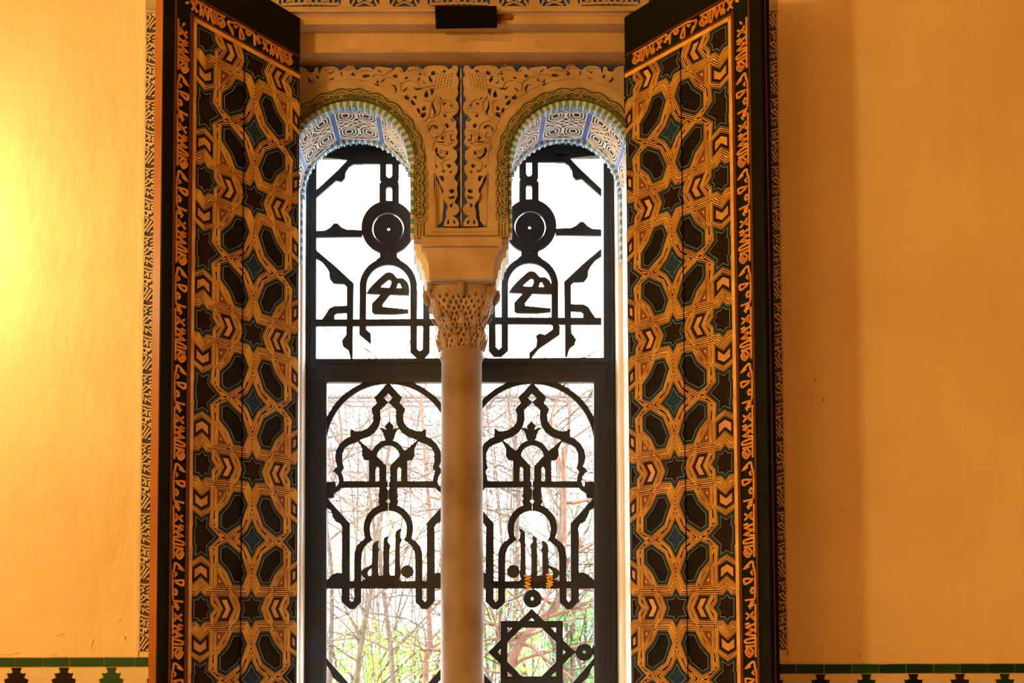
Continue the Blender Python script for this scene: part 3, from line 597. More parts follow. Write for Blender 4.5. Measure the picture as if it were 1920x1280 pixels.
    for cs, rads in ((cen, (12, 7)), (edge, (17, 12, 7))):
        for c in cs:
            for r in rads:
                pts = [(c[0]+r*math.cos(math.radians(a)), c[1]+r*math.sin(math.radians(a))) for a in range(0, 360, 24)]
                ok = [p for p in pts if (math.hypot(p[0]-CXL, p[1]-HC) > RA+2 if p[1] > HC else p[0] > CXL+RA+2)]
                if len(ok) == len(pts): q.ribbon(T(pts), 1.8, 13, 15, 'rim_relief', closed=True)
                else:
                    # start the open ring just after the gap
                    i0 = next(i for i in range(len(pts)) if pts[i] in ok and pts[i-1] not in ok) if ok else None
                    if i0 is not None:
                        run = []
                        for t in range(len(pts)):
                            p = pts[(i0+t) % len(pts)]
                            if p in ok: run.append(p)
                            else: break
                        if len(run) > 2: q.ribbon(T(run), 1.8, 13, 15, 'rim_relief')
    q.obj('rim_interlace', scr)
    # square stop below the rim
    q = MB(PLN(DA)); x0 = CXL+RA+1
    q.box(*sorted([T([(x0, 0)])[0][0], T([(x0+21, 0)])[0][0]]), HI+2, HI+43, 12, 13, 'rim_relief')
    for i_ in (0, 6, 12): q.ribbon(T([(x0+3, HI+40-i_), (x0+19-i_, HI+40-i_), (x0+19-i_, HI+4)]), 2, 12.5, 14.5, 'olive')
    q.obj('rim_stop', scr)
    # ---- intrados: framed panels, blue ribs, toothed edges
    sx = 1 if left else -1; ccx = CXL if left else 2*CX0-CXL
    def cyl(r0): return lambda a, d, c: W(ccx+sx*(r0-c)*math.cos(math.radians(a)), d, HC+(r0-c)*math.sin(math.radians(a)))
    marks = [-2, 20, 65, 110, 155, 182]
    q = MB(cyl(RA-.5))
    for i in range(24):
        a0, a1 = 182*i/24, 182*(i+1)/24; q.add([(a0, DA, 0), (a1, DA, 0), (a1, D2, 0), (a0, D2, 0)], [(0, 1, 2, 3)], 'lilac_plaster')
    q.add([], [], 'lilac_plaster'); q.obj('intrados', scr, smooth=True)
    for i in range(5):
        a0, a1 = marks[i]+2.2, marks[i+1]-2.2
        if a1-a0 < 3: continue
        q = MB(cyl(RA-.5)); n = 8; dA, dB = DA+22, D2-24
        for j in range(n):
            t0, t1_ = a0+(a1-a0)*j/n, a0+(a1-a0)*(j+1)/n; q.add([(t0, dA, 1), (t1_, dA, 1), (t1_, dB, 1), (t0, dB, 1)], [(0, 1, 2, 3)], 'ink_ground')
        ip = q.obj('intrados_panel', scr)
        q = MB(cyl(RA-.5)); sa = (a1-a0); sd = dB-dA; k = math.radians(1)*RA  # units per degree
        lenA = sa*k
        R2 = lambda pts: [(a0+u_/k, dA+v_) for u_, v_ in pts]
        def rib(pts, wd, closed=False):
            # ribbon in arc-length space
            p0 = MB(lambda u_, v_, c: cyl(RA-.5)(a0+u_/k, dA+v_, c)); p0.ribbon(pts, wd, 1, 3, 'white_relief', closed); q.v += [Vector(x) for x in p0.v]; o_ = len(q.v)-len(p0.v)
            mm = q.m('white_relief')
            for f in p0.f: q.f.append([o_+i_ for i_ in f]); q.mi.append(mm)
        nx = 2 if sa > 30 else 1
        cw = lenA/nx
        for ix in range(nx):
            for fy in (.2, .8):
                for r in (.17, .32, .46):
                    cxp, cyp = cw*(ix+.5), sd*fy
                    w2, h2 = cw*r, sd*.44*r
                    rib([(cxp-w2, cyp-h2*.5), (cxp-w2*.5, cyp-h2), (cxp+w2*.5, cyp-h2), (cxp+w2, cyp-h2*.5), (cxp+w2, cyp+h2*.5), (cxp+w2*.5, cyp+h2), (cxp-w2*.5, cyp+h2), (cxp-w2, cyp+h2*.5)], 2.5, True)
        for rw in range(4):
            y0 = sd*(.41+.06*rw); m_ = max(4, int(lenA/9)); pts = [(lenA*i_/m_, y0+(2.4 if (i_+rw) % 2 else -2.4)) for i_ in range(m_+1)]; rib(pts, 2.3)
        rib([(0, 1.5), (lenA, 1.5)], 2); rib([(0, sd-1.5), (lenA, sd-1.5)], 2); rib([(1.2, 0), (1.2, sd)], 2); rib([(lenA-1.2, 0), (lenA-1.2, sd)], 2)
        q.obj('panel_relief', ip)
    for a in marks[1:-1]:
        q = MB(cyl(RA-.5)); q.box(a-2.3, a+2.3, DA+10, D2-22, 0, 4, 'blue_stripe'); q.obj('blue_rib', scr)
    nt = 58
    for i in range(nt):
        a = 184*(i+.5)/nt-1
        for dd0, dd1, ln in ((DA-7, DA+15, 13 if i % 2 else 12), (D2-13, D2+2, 10 if i % 2 else 9)):
            q = MB(cyl(RA+(2.5 if dd0 < D1+9 else 0)-(0 if i % 2 else .8))); wd = 1.5
            P = [(a-wd, dd0, 0), (a+wd, dd0, 0), (a+wd, dd0, ln-2), (a+wd*.3, dd0, ln), (a-wd*.3, dd0, ln), (a-wd, dd0, ln-2)]
            P += [(p[0], dd1, p[2]) for p in P]
            P = [(p[0], p[1], p[2]+(0 if p[2] < 1 else 1.6*math.sin(i*2.9+dd0))) for p in P]
            q.add(P, [(0, 1, 2, 3, 4, 5), (11, 10, 9, 8, 7, 6)]+[(j, (j+1) % 6, 6+(j+1) % 6, 6+j) for j in range(6)], 'tooth_teal' if i % 2 else 'tooth_cream')
            q.obj('edge_tooth', scr)
    # stilted sides below the spring: panel and teeth
    for xs, sgn in ((ccx+RA*sx, -sx), (ccx-RA*sx, sx)):
        q = MB(XW); q.box(*sorted((xs, xs+sgn*2)), DA+16, D2-16, HI+2, HC, 'white_relief'); q.obj('stilt_panel', scr)
        m_ = 16
        for i in range(m_):
            h0 = HI+4+(HC-HI-4)*i/m_
            for d0, d1 in ((DA-6, DA+12), (D2-12, D2+1)):
                q = MB(XW); q.box(*sorted((xs, xs+sgn*7)), d0, d1, h0, h0+(HC-HI-4)/m_*.9, 'tooth_teal' if i % 2 else 'tooth_cream'); q.obj('edge_tooth', scr)
spandrel(True); spandrel(False)
# blue channel rib between the spandrels
b = MB(PLN(DA)); b.box(CX0-1.3, CX0+1.3, un(868, 425, DA)[1], 1080, 0, 3, 'strip_relief'); b.obj('channel_rib', scr)
# impost block over the capital
b = MB(XW)
def prism(q, prof, d0, d1, m):
    """symmetric profile (halfwidth, height) swept in depth"""
    P = [(CX0-x, h) for x, h in prof]+[(CX0+x, h) for x, h in reversed(prof)]
    qq = MB(PLN(d0)); qq.plate([P], -(d1-d0), 0, m, True); q.v += qq.v; o = len(q.v)-len(qq.v); k = q.m(m)
    for f in qq.f: q.f.append([o+i for i in f]); q.mi.append(k)
prism(b, [(80, 733), (80, 716), (79, 715)], DA-15, D2-60, 'plaster_arch'); prism(b, [(77, 715.5), (72, 706), (67, 695), (64.5, 682), (63.5, 651)], DA-7, D2-60, 'plaster_arch')
b.obj('impost_block', scr)
b = MB(XW); prism(b, [(96, 740), (96, 722), (91, 718), (90, 704), (84, 700), (80, 690), (79, 680), (74, 676), (73, 662), (70, 660), (69, 651)], DA+22, D2, 'daylit_plaster'); b.obj('impost_rear', scr)  # sides coloured white to stand for daylight
b = MB(PLN(DA)); b.ribbon([(-62+CX0, HI+13), (62+CX0, HI+13)], 2.5, 12, 14, 'plaster_arch'); b.ribbon([(-70+CX0, HI+6), (70+CX0, HI+6)], 3, 12, 16, 'plaster_arch'); b.obj('impost_moulding', scr)

# ================================================================ MARBLE COLUMN
DC = 176
col = empty('marble_column', W(CX0, DC, SILL), label='slender honey-coloured marble column with a carved capital between the arches', category='column')
b = MB(XW)
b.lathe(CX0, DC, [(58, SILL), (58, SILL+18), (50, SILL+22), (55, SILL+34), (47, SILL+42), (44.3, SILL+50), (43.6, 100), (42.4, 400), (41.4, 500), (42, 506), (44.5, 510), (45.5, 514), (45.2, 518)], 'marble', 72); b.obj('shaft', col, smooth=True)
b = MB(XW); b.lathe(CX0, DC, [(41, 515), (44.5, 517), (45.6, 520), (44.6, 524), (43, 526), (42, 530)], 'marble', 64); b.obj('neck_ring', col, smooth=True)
# capital: round below, square with horned corners above; drilled foliage by displacement
def cap_r(h):
    T = [(524, 43), (530, 46), (545, 50), (560, 52), (570, 48.5), (578, 49), (592, 56), (604, 62), (612, 66), (622, 69), (634, 71), (644, 72), (652, 72)]
    for (h0, r0), (h1, r1) in zip(T, T[1:]):
        if h <= h1: return r0+(r1-r0)*(h-h0)/(h1-h0)
    return T[-1][1]
NA, NH = 320, 100; P = []; fs = []; PIT = []
for j in range(NH+1):
    h = 524+(650.5-524)*j/NH; t = max(0, min(1, (h-566)/60)); r0 = cap_r(h)
    for i in range(NA):
        a = 2*math.pi*i/NA
        ca, sa = abs(math.cos(a)), abs(math.sin(a)); sqr = 1/((ca**5+sa**5)**(1/5)); r = r0*((1-t)+t*sqr*.93)
        dep = -1.6*abs(math.sin(a*9))**6
        rw = round((h-531)/10.5); best = 9
        for q_ in (rw-1, rw, rw+1):
            if not 0 <= q_ <= 9: continue
            npit = 30 if q_ < 4 else 36; ph = .5*(q_ % 2)
            kk = round(a/(2*math.pi)*npit-ph)+ph; da = (a-kk/npit*2*math.pi)*r0; dh = h-(531+q_*10.5+2.2*math.sin(kk*2.4))
            best = min(best, (da/2.9)**2+(dh/4.0)**2)
        if best < 1: dep -= 6.5*math.sqrt(1-best)
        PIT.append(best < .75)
        if 562 < h < 567: dep -= 2.5
        if h > 600 and t > .5 and max(ca, sa) > .93: dep -= 5*(max(ca, sa)-.93)/.07*min(1, (651-h)/20)
        r += dep
        P.append((CX0+r*math.cos(a+math.pi/4*0), DC+r*math.sin(a), h))
for j in range(NH):
    for i in range(NA): fs.append((j*NA+i, j*NA+(i+1) % NA, (j+1)*NA+(i+1) % NA, (j+1)*NA+i))
fs.append(tuple(NH*NA+i for i in range(NA)))
b = MB(XW); b.add(P, [f for f in fs if not (len(f) == 4 and all(PIT[i] for i in f))], 'marble_carved'); b.add(P, [f for f in fs if len(f) == 4 and all(PIT[i] for i in f)], 'pit_dark'); cap = b.obj('capital', col)
# leaves around the bell, corner scrolls, tongue
def leaf_part(ang, h0, hgt, wid, bulge):
    q = MB(XW); P = []; n = 7; m_ = 5
    for j in range(n):
        t = j/(n-1); h = h0+hgt*t; r = cap_r(min(650, h))+2+bulge*math.sin(t*1.6)**2; wv = wid*(math.sin(math.pi*min(1, .25+t*.72)))*(1.15 if j % 2 else .8)
        for k in range(m_):
            s = (k/(m_-1)-.5)*2; a = ang+s*wv/r; rr = r+1.8*(1-abs(s))-(1.4 if k in (1, 3) else 0); P.append((CX0+rr*math.cos(a), DC+rr*math.sin(a), h))
    q.add(P, [(j*m_+k, j*m_+k+1, (j+1)*m_+k+1, (j+1)*m_+k) for j in range(n-1) for k in range(m_-1)], 'marble_carved')
    q.obj('acanthus_leaf', cap)
for k in range(12): leaf_part(math.radians(15+30*k), 528, 30, 5.5, 1.5)
for k in range(12): leaf_part(math.radians(30*k), 570, 26, 5.5, 2.5)
for k in range(4):
    a = math.radians(45+90*k); q = MB(XW)
    pts = []
    for i in range(22):
        t = i/21; rr = 62+32*t-14*t*t; pts.append((CX0+rr*math.cos(a), DC+rr*math.sin(a), 590+54*t**.8))
    q.tube(pts, [7-2.6*i/21 for i in range(22)], 'marble_carved', 8)
    # curled end
    cen = (84, 632); sp = []
    for i in range(20):
        t = i/19; an = math.radians(90-420*t); rr = 11*(1-.75*t); sp.append((CX0+(cen[0]+rr*math.cos(an))*math.cos(a), DC+(cen[0]+rr*math.cos(an))*math.sin(a), cen[1]+rr*math.sin(an)))
    q.tube(sp, [4.6-2*i/19 for i in range(20)], 'marble_carved', 8)
    q.obj('corner_volute', cap, smooth=True)
for k in range(4):
    a = math.radians(90*k-90); q = MB(XW); pts = []
    for i in range(6):
        t = i/5; rr = 66+8*math.sin(t*2.4); pts.append((CX0+rr*math.cos(a), DC+rr*math.sin(a), 624+27*t))
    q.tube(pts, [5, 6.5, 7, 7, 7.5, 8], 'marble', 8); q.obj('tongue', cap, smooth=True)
b = MB(XW); b.box(CX0-69, CX0+69, DC-69, DC+69, 647.5, 650.8, 'marble_carved'); b.obj('abacus', cap)

# ================================================================ CARVED SHUTTERS
VP_ = 124.; UP_ = 115.5; SC = 115.2                        # half periods and centre column (along the leaf, from its hinge)
kv = 124/121.5
SYM = lambda q: q
OBL = [(58.5, 113.5), (77, 106), (77, 80), (57, 62.5), (44.5, 41.5), (21.5, 41.5), (11, 61.5), (27, 95.5)]
S4 = [(0, 33.5), (13, 13), (31, 0), (13, -13), (0, -33.5), (-13, -13), (-31, 0), (-13, 13)]
S6 = [(0, 33.5), (9, 20), (31.5, 19), (22, 0), (31.5, -19), (9, -20), (0, -33.5), (-9, -20), (-31.5, -19), (-22, 0), (-31.5, 19), (-9, 20)]
S8 = []
for i in range(16):
    r = 29 if i % 2 == 0 else 22.2; S8.append((r*math.sin(math.pi*i/8), r*math.cos(math.pi*i/8)))
SD = [(-39, 0), (-16.5, 18), (-19, 41.5), (0, 31.5), (19, 41.5), (16.5, 18), (39, 0), (16.5, -18), (19, -41.5), (0, -31.5), (-19, -41.5), (-16.5, -18)]
CHV = [(0, 78), (-18.5, 69), (-18.5, 41.5), (0, 54.5), (18.5, 41.5), (18.5, 69)]      # about the edge column
CHH = [(42, 0), (54, 20.5), (78, 20.5), (65, 0), (78, -20.5), (54, -20.5)]
TRI = [(79, 61), (79, 41.5), (64, 41.5)]
def vs(poly): return [(x, y*kv) for x, y in poly]
def panel_mesh(q, poly, kind, xf):
    if kind == 'star' or kind == 'oblong' or kind == 'bluestar':
        fm_ = {'star': 'field_red', 'oblong': 'field_dark', 'bluestar': 'field_blue'}[kind]
        i1, i2 = off_poly(poly, -4.8), off_poly(poly, -5.9)
        rings = [(poly, i1, 1.0, 'panel_blue'), (i1, i2, 1.8, 'panel_line')]; inner = i2; ih = .5
    elif kind == 'chevron':
        i1 = off_poly(poly, -5.0); rings = [(poly, i1, 1.2, 'chevron_dark')]; inner = i1; fm_ = 'chevron_gold'; ih = .8
    else:
        i1 = off_poly(poly, -3.2); rings = [(poly, i1, 1.2, 'triangle_red')]; inner = i1; fm_ = 'triangle_gold'; ih = 1.0
    for o_, i_, hgt, m in rings:
        n = len(o_); pts = [(p[0], p[1], hgt) for p in o_]+[(p[0], p[1], hgt) for p in i_]+[(p[0], p[1], 0) for p in o_]
        q.add(pts, [(k, (k+1) % n, n+(k+1) % n, n+k) for k in range(n)]+[(k, (k+1) % n, 2*n+(k+1) % n, 2*n+k) for k in range(n)], m)
    q.plate([inner], 0, ih, fm_)
LATT = []
for k_ in range(-3, 6):
    v0_ = k_*2*VP_
    for c_ in (-4, -2, 0, 2, 4):
        u0_ = c_*UP_
        add_ = lambda P_, u_, v_, mu_, mv_: LATT.append([(p[0]*mu_+u_+SC, p[1]*kv*mv_+v_) for p in P_])
        add_(S6, u0_, v0_, 1, 1); add_(S4, u0_, v0_+VP_, 1, 1); add_(S8, u0_+UP_, v0_, 1, 1); add_(SD, u0_+UP_, v0_+VP_, 1, 1)
        for mu_ in (-1, 1):
            add_(CHH, u0_, v0_, mu_, 1); add_(CHV, u0_+UP_, v0_, 1, mu_)
            for mv_ in (-1, 1): add_(OBL, u0_, v0_, mu_, mv_); add_(TRI, u0_, v0_, mu_, mv_)
LBOX = [(min(p[0] for p in P_), max(p[0] for p in P_), min(p[1] for p in P_), max(p[1] for p in P_)) for P_ in LATT]
def seg_d2(px, py, poly):
    best = 1e9; n = len(poly)
    for i in range(n):
        ax, ay = poly[i-1]; bx, by = poly[i]; dx, dy = bx-ax, by-ay
        t = ((px-ax)*dx+(py-ay)*dy)/(dx*dx+dy*dy); t = 0 if t < 0 else 1 if t > 1 else t
        ex, ey = ax+t*dx-px, ay+t*dy-py; d = ex*ex+ey*ey
        if d < best: best = d
    return best
def strap_mesh(q, poly, lim, hz, whole, cx, cy):
    """ridges that follow a panel outline (whole = unclipped outline on the leaf), each kept to its own half of the strap"""
    bx = (min(p[0] for p in whole), max(p[0] for p in whole), min(p[1] for p in whole), max(p[1] for p in whole))
    near = [P_ for P_, B_ in zip(LATT, LBOX) if B_[0] < bx[1]+26 and B_[1] > bx[0]-26 and B_[2] < bx[3]+26 and B_[3] > bx[2]-26 and max(abs(B_[0]-bx[0]), abs(B_[1]-bx[1]), abs(B_[2]-bx[2]), abs(B_[3]-bx[3])) > .5]
    own = whole; n = len(own)
    for o0, o1, m in ((.2, 1.3, 'strap_edge'), (2.9, 4.4, 'gold_strap'), (6.2, 7.7, 'gold_strap'), (9.5, 11.0, 'gold_strap'), (12.8, 14.3, 'gold_strap'), (16.1, 17.6, 'gold_strap')):
        A = off_poly(own, o0); B = off_poly(own, o1); hgt = 1.9+(.0 if m == 'strap_edge' else .4)
        for k in range(n):
            a0, a1, b0, b1 = A[k], A[(k+1) % n], B[k], B[(k+1) % n]
            if (a1[0]-a0[0])*(own[(k+1) % n][0]-own[k][0])+(a1[1]-a0[1])*(own[(k+1) % n][1]-own[k][1]) <= 0: continue
            L_ = math.hypot(b1[0]-b0[0], b1[1]-b0[1]); st = max(1, int(L_/2.2)); run = None; runs = []
            for i in range(st):
                t = (i+.5)/st; x = (a0[0]+b0[0])/2+((a1[0]+b1[0])/2-(a0[0]+b0[0])/2)*t; y = (a0[1]+b0[1])/2+((a1[1]+b1[1])/2-(a0[1]+b0[1])/2)*t
                d_own = seg_d2(x, y, own); keep = all(seg_d2(x, y, P_) > d_own*1.04 for P_ in near)
                if keep:
                    if run is None: run = i
                elif run is not None: runs.append((run/st, i/st)); run = None
            if run is not None: runs.append((run/st, 1.0))
            for t0, t1 in runs:
                L2 = lambda p_, q_, t: (p_[0]+(q_[0]-p_[0])*t-cx, p_[1]+(q_[1]-p_[1])*t-cy)
                quad = [L2(a0, a1, t0), L2(a0, a1, t1), L2(b0, b1, t1), L2(b0, b1, t0)]
                for ax, lm, ge in lim:
                    if len(quad) >= 3: quad = clip_half(quad, ax, lm, ge)
                if len(quad) < 3: continue
                nn = len(quad); P = [(p[0], p[1], hgt) for p in quad]+[(p[0], p[1], 0) for p in quad]
                q.add(P, [tuple(range(nn))]+[(i, (i+1) % nn, nn+(i+1) % nn, nn+i) for i in range(nn)], m)
TXT = [[(2, 2), (23, 0)], [(5, -6), (9, -9), (11, -5), (7, -2), (4, -4)], [(2, 4), (1, 18), (1, 45), (4, 55), (5, 62)], [(4, 14), (8, 12), (10, 17), (6, 21), (3, 17)], [(7, 33), (21, 27), (24, 32), (22, 36), (4, 35)], [(5, 42), (9, 46), (6, 50)], [(4, 62), (9, 64), (23, 53), (13, 57)],
       [(6, 80), (15, 72), (23, 80), (15, 88), (6, 80)], [(11, 80), (15, 77), (18, 80), (15, 83)], [(2, 72), (2, 110)], [(3, 91), (23, 89)], [(2, 97), (22, 95), (22, 100), (4, 104)], [(4, 108), (21, 110), (6, 117), (20, 121), (3, 127)], [(12, 106), (13, 122)], [(3, 134), (21, 145)], [(5, 147), (21, 134)], [(2, 112), (1, 160)], [(5, 139), (8, 137), (9, 142), (6, 144)], [(14, 128), (23, 126)], [(11, 152), (15, 158)]]
TU = 166.
def shutter(side):
    hx = -311 if side < 0 else 314; ang = math.atan2(.805, .593)
    rz = (ang if side < 0 else -ang)
    root = empty('carved_shutter', W(hx, 0, SILL), rz, category='shutter', label=('carved gilt wooden shutter at the left, in shade, lit brown edge against the bright wall' if side < 0 else 'carved gilt wooden shutter at the right, brightly lit, beside the shaded wall'), group='pair of open carved shutters')
    LEN, TOP = 320., 1132.
    def xf(s, t, n): return Vector((side*s*U, -n*U, (t-SILL)*U))
    def new(): return MB(xf)
    def put(q, name, **pr): return link(name, q.mesh(name), root, (0, 0, 0), **pr)
    q = new(); q.box(0, LEN, SILL+2, TOP, -20, 0, 'door_dark'); put(q, 'leaf_board')
    q = new(); q.box(LEN, LEN+.8, SILL+2, TOP, -19.6, -.4, 'door_edge' if side < 0 else 'black_and_shade')  # left edge brown; right edge painted black as shade, turned from the lamp
    if side > 0: q.box(LEN+.8, LEN+1.6, SILL+2, TOP, -9, -7.5, 'moulding_red')
    put(q, 'edge_strip')
    VT = 4*2*VP_+20
    VB = SILL+12
    SM = SC+UP_+19.5
    q = new(); q.box(.5, SM+9, VB, VT+8, 0, .4, 'strap_groove'); put(q, 'groove_ground')
    lim_abs = [(0, .6, True), (0, SM+8, False), (1, VT+7, False), (1, VB, True)]
    cache = {}
    def place(kind, poly0, u, v, mu, mv, hz):
        """poly0 is about the lattice point; (mu, mv) mirror"""
        poly = [(p[0]*mu+u+SC, p[1]*kv*mv+v) for p in poly0]
        if min(p[1] for p in poly) > VT or max(p[1] for p in poly) < VB: return
        if mu*mv < 0: poly = poly[::-1]
        cl = poly
        for ax, lm, ge in ((0, .8, True), (0, SM, False), (1, VT, False), (1, VB, True)): cl = clip_half(cl, ax, lm, ge)
        if len(cl) < 3: return
        A = abs(sum(cl[i][0]*cl[(i+1) % len(cl)][1]-cl[(i+1) % len(cl)][0]*cl[i][1] for i in range(len(cl))))/2
        if A < 60: return
        whole = len(cl) == len(poly) and all(abs(a[0]-b_[0])+abs(a[1]-b_[1]) < 1e-3 for a, b_ in zip(cl, poly))
        nm = {'star': 'star_panel', 'bluestar': 'blue_star_panel', 'oblong': 'oblong_panel', 'chevron': 'chevron_panel', 'triangle': 'triangle_panel'}[kind]
        cx, cy = u+SC, v
        loc = (side*cx*U, 0, (cy-SILL)*U)
        xl = lambda s, t, n: Vector((side*s*U, -n*U, t*U))
        rel = [(p[0]-cx, p[1]-cy) for p in cl]
        inside = all(12 < p[0] < SM-3 and VB+14 < p[1] < VT-6 for p in poly)
        key = (nm, tuple((round(a, 2), round(b_, 2)) for a, b_ in rel), inside)
        if not inside: key = key+(round(cx, 1), round(cy, 1))
        if key not in cache:
            q1 = MB(xl); panel_mesh(q1, rel, kind, xl)
            q2 = MB(xl); strap_mesh(q2, rel, [(ax, lm-(cx, cy)[ax], ge) for ax, lm, ge in lim_abs], hz, poly, cx, cy)
            cache[key] = (q1.mesh(nm), q2.mesh('strap_moulding'))
        m1, m2 = cache[key]
        po = link(nm, m1, root, loc); link('strap_moulding', m2, po, (0, 0, 0))
    rows = range(-1, 5)
    for k in rows:
        v0 = k*2*VP_
        place('star', S6, 0, v0, 1, 1, .0)
        place('bluestar', S4, 0, v0+VP_, 1, 1, .02)
        for mu in (-1, 1):
            place('star', S8, mu*UP_, v0, 1, 1, .04); place('star', SD, mu*UP_, v0+VP_, 1, 1, .06)
            for mv in (-1, 1):
                place('oblong', OBL, 0, v0, mu, mv, .08); place('triangle', TRI, 0, v0, mu, mv, .14)
                place('chevron', CHV, mu*UP_, v0, 1, mv, .10)
            place('chevron', CHH, 0, v0, mu, 1, .12)
    # frame: gold border strip, red mouldings, dark stile and rail, bands of lettering
    q = new(); q.box(SM+1, SM+8.5, VB, VT+8, 0, 3, 'gold_strap'); q.box(1, SM+8.5, VT+1, VT+8, 0, 3, 'gold_strap'); put(q, 'gold_border')
    q = new(); q.box(SM+8.5, SM+14, VB, VT+14, 0, 4, 'moulding_red'); q.box(.5, SM+14, VT+8, VT+12, 0, 4, 'moulding_red'); put(q, 'border_moulding')
    TS0, TS1 = SM+16, SM+44; TT0 = VT+13
    q = new(); q.box(TS0, TS1, VB, TT0+28, 0, 1, 'text_ground'); q.box(.5, TS0, TT0, TT0+28, 0, 1, 'text_ground'); put(q, 'letter_ground')
    q = new(); q.box(TS1, TS1+3.5, VB, TT0+32, 0, 4, 'moulding_red'); q.box(.5, TS1+3.5, TT0+28.5, TT0+32, 0, 4, 'moulding_red'); put(q, 'outer_moulding')
    q = new(); q.box(TS1+3.5, LEN, VB, TOP, 0, 2, 'door_dark'); q.box(.5, LEN, TT0+32, TOP, 0, 2, 'door_dark'); put(q, 'plain_stile')
    qm = MB(lambda a, b_, c: Vector((side*-a*U, -c*U, b_*U)))
    for s in TXT: qm.ribbon(smooth_pts(s, 3) if len(s) > 3 else s, 3.4, 0, 2.4, 'text_gold')
    mv_ = qm.mesh('inscription'); y = -2*TU-4
    qh = MB(lambda a, b_, c: Vector((side*b_*U, -c*U, -a*U)))
    for s in TXT: qh.ribbon(smooth_pts(s, 3) if len(s) > 3 else s, 3.4, 0, 2.4, 'text_gold')
    mh_ = qh.mesh('inscription')
    for k in range(-1, 6):
        y = 12+k*TU
        if y+TU > TT0+40: break
        link('inscription', mv_, root, (side*(TS1-2)*U, -1*U, (y-SILL)*U))
    y += 0
    x = TS0+16-TU
    for k in range(2):
        if x-k*TU < -8: break
        link('inscription', mh_, root, (side*(x-k*TU)*U, -1*U, (TT0+27-SILL)*U))
    # partial last stretch of the upper band
    qp = MB(lambda a, b_, c: Vector((side*b_*U, -c*U, -a*U)))
    for s in TXT:
        if min(p[1] for p in s) > TU-(TS0+16-TU)+6 or (TS0+16-TU) <= 0: qp.ribbon(smooth_pts(s, 3) if len(s) > 3 else s, 3.4, 0, 2.4, 'text_gold')
    if qp.v: link('inscription', qp.mesh('inscription'), root, (side*(x-TU)*U, -1*U, (TT0+27-SILL)*U))
    # joint between the two planks of the leaf
    q = new(); q.ribbon([(141.5, VB), (141.0, 300), (142.2, 620), (141.4, VT+6)], 2.0, 0, 2.9, 'black_and_shade'); put(q, 'plank_joint')
    return root
shutter(-1); shutter(1)

# black shutter stop under the frieze
sb = empty('shutter_stop', W(0, 10, 1128), label='short black wooden block fixed under the frieze above the arches', category='bracket')
b = MB(PXF(6))
b.plate([[(816, 25), (930, 25), (932, 49.5), (817, 51)]], -6, 26, 'black_and_shade', True); b.obj('block', sb)
b = MB(PXF(6)); b.plate([[(929, 27), (959, 27), (959, 36), (940, 37), (938, 42), (929, 43)]], 0, 3, 'bracket_brown', True); b.obj('backing_plate', sb)
# dried orange sprigs caught on the lower crossbar of the right light
for (x, y, n_, lab) in ((989, 1090, 8, 'smaller orange dried sprig stuck to the lower crossbar, left of its pair'), (1030.5, 1088, 9, 'larger orange dried sprig stuck to the lower crossbar, right of its pair')):
    rt = empty('dried_sprig', W(*(lambda q: (q[0], DW-6, q[1]))(un(x, y+12, DW))), label=lab, category='sprig', group='dried sprigs on the window crossbar')
    q = MB(PXF(DW-3)); q.ribbon([(x, y-10), (x+1, y), (x, y+12)], 3, 1, 3, 'orange_dry'); q.obj('stem', rt)
    rnd = random.Random(int(x))
    for k in range(n_):
        yy = y-10+22*k/(n_-1); sg = 1 if k % 2 else -1; ln = rnd.uniform(5, 8)
        q = MB(PXF(DW-3)); q.plate([[(x-sg*1, yy-2), (x+sg*ln*.6, yy-3.2), (x+sg*ln, yy-1), (x+sg*ln*.6, yy+1.5), (x-sg*1, yy+2)]], 1, 2.4+.2*k, 'orange_dry', True); q.obj('dry_leaf', rt)

# ================================================================ OUTSIDE: far building, ground, trees, shrubs
GZ = -200                                                   # garden level in plan units (hidden below the sill)
b = MB(XW); b.box(-7000, 7000, D3, 9500, FL-60, FL-40, 'earth'); b.obj('ground', kind='structure', label='bare garden earth outside the window')
DB = 6200
fb = empty('garden_wall_building', W(0, DB, FL-40), label='pale building with dark eaves far behind the garden trees', category='building')
hh = lambda y: un(868, y, DB)[1]
b = MB(XW); b.box(-3500, 3500, DB, DB+600, FL-40, hh(738), 'stone_far'); b.obj('facade', fb)
for y0, y1, m, pr in ((741, 747, 'roof_far', 40), (751, 754, 'roof_far', 25), (760, 763, 'roof_far', 18)):
    b = MB(XW); b.box(-3500, 3500, DB-pr, DB, hh(y1), hh(y0), m); b.obj('cornice', fb)
b = MB(XW)
for k in range(160): x = -2400+k*30; b.box(x, x+16, DB-60, DB+20, hh(744), hh(738), 'stone_far')
b.obj('eave_tile', fb, kind='stuff')
rnd = random.Random(11)
def vine(p0, d0, length, r, n, wob, grav=0):
    pts = [Vector(p0)]; d = Vector(d0).normalized()
    for i in range(n):
        d = (d+Vector((rnd.uniform(-wob, wob), rnd.uniform(-wob, wob)*.6, rnd.uniform(-wob, wob)-grav))).normalized(); pts.append(pts[-1]+d*(length/n))
    return pts
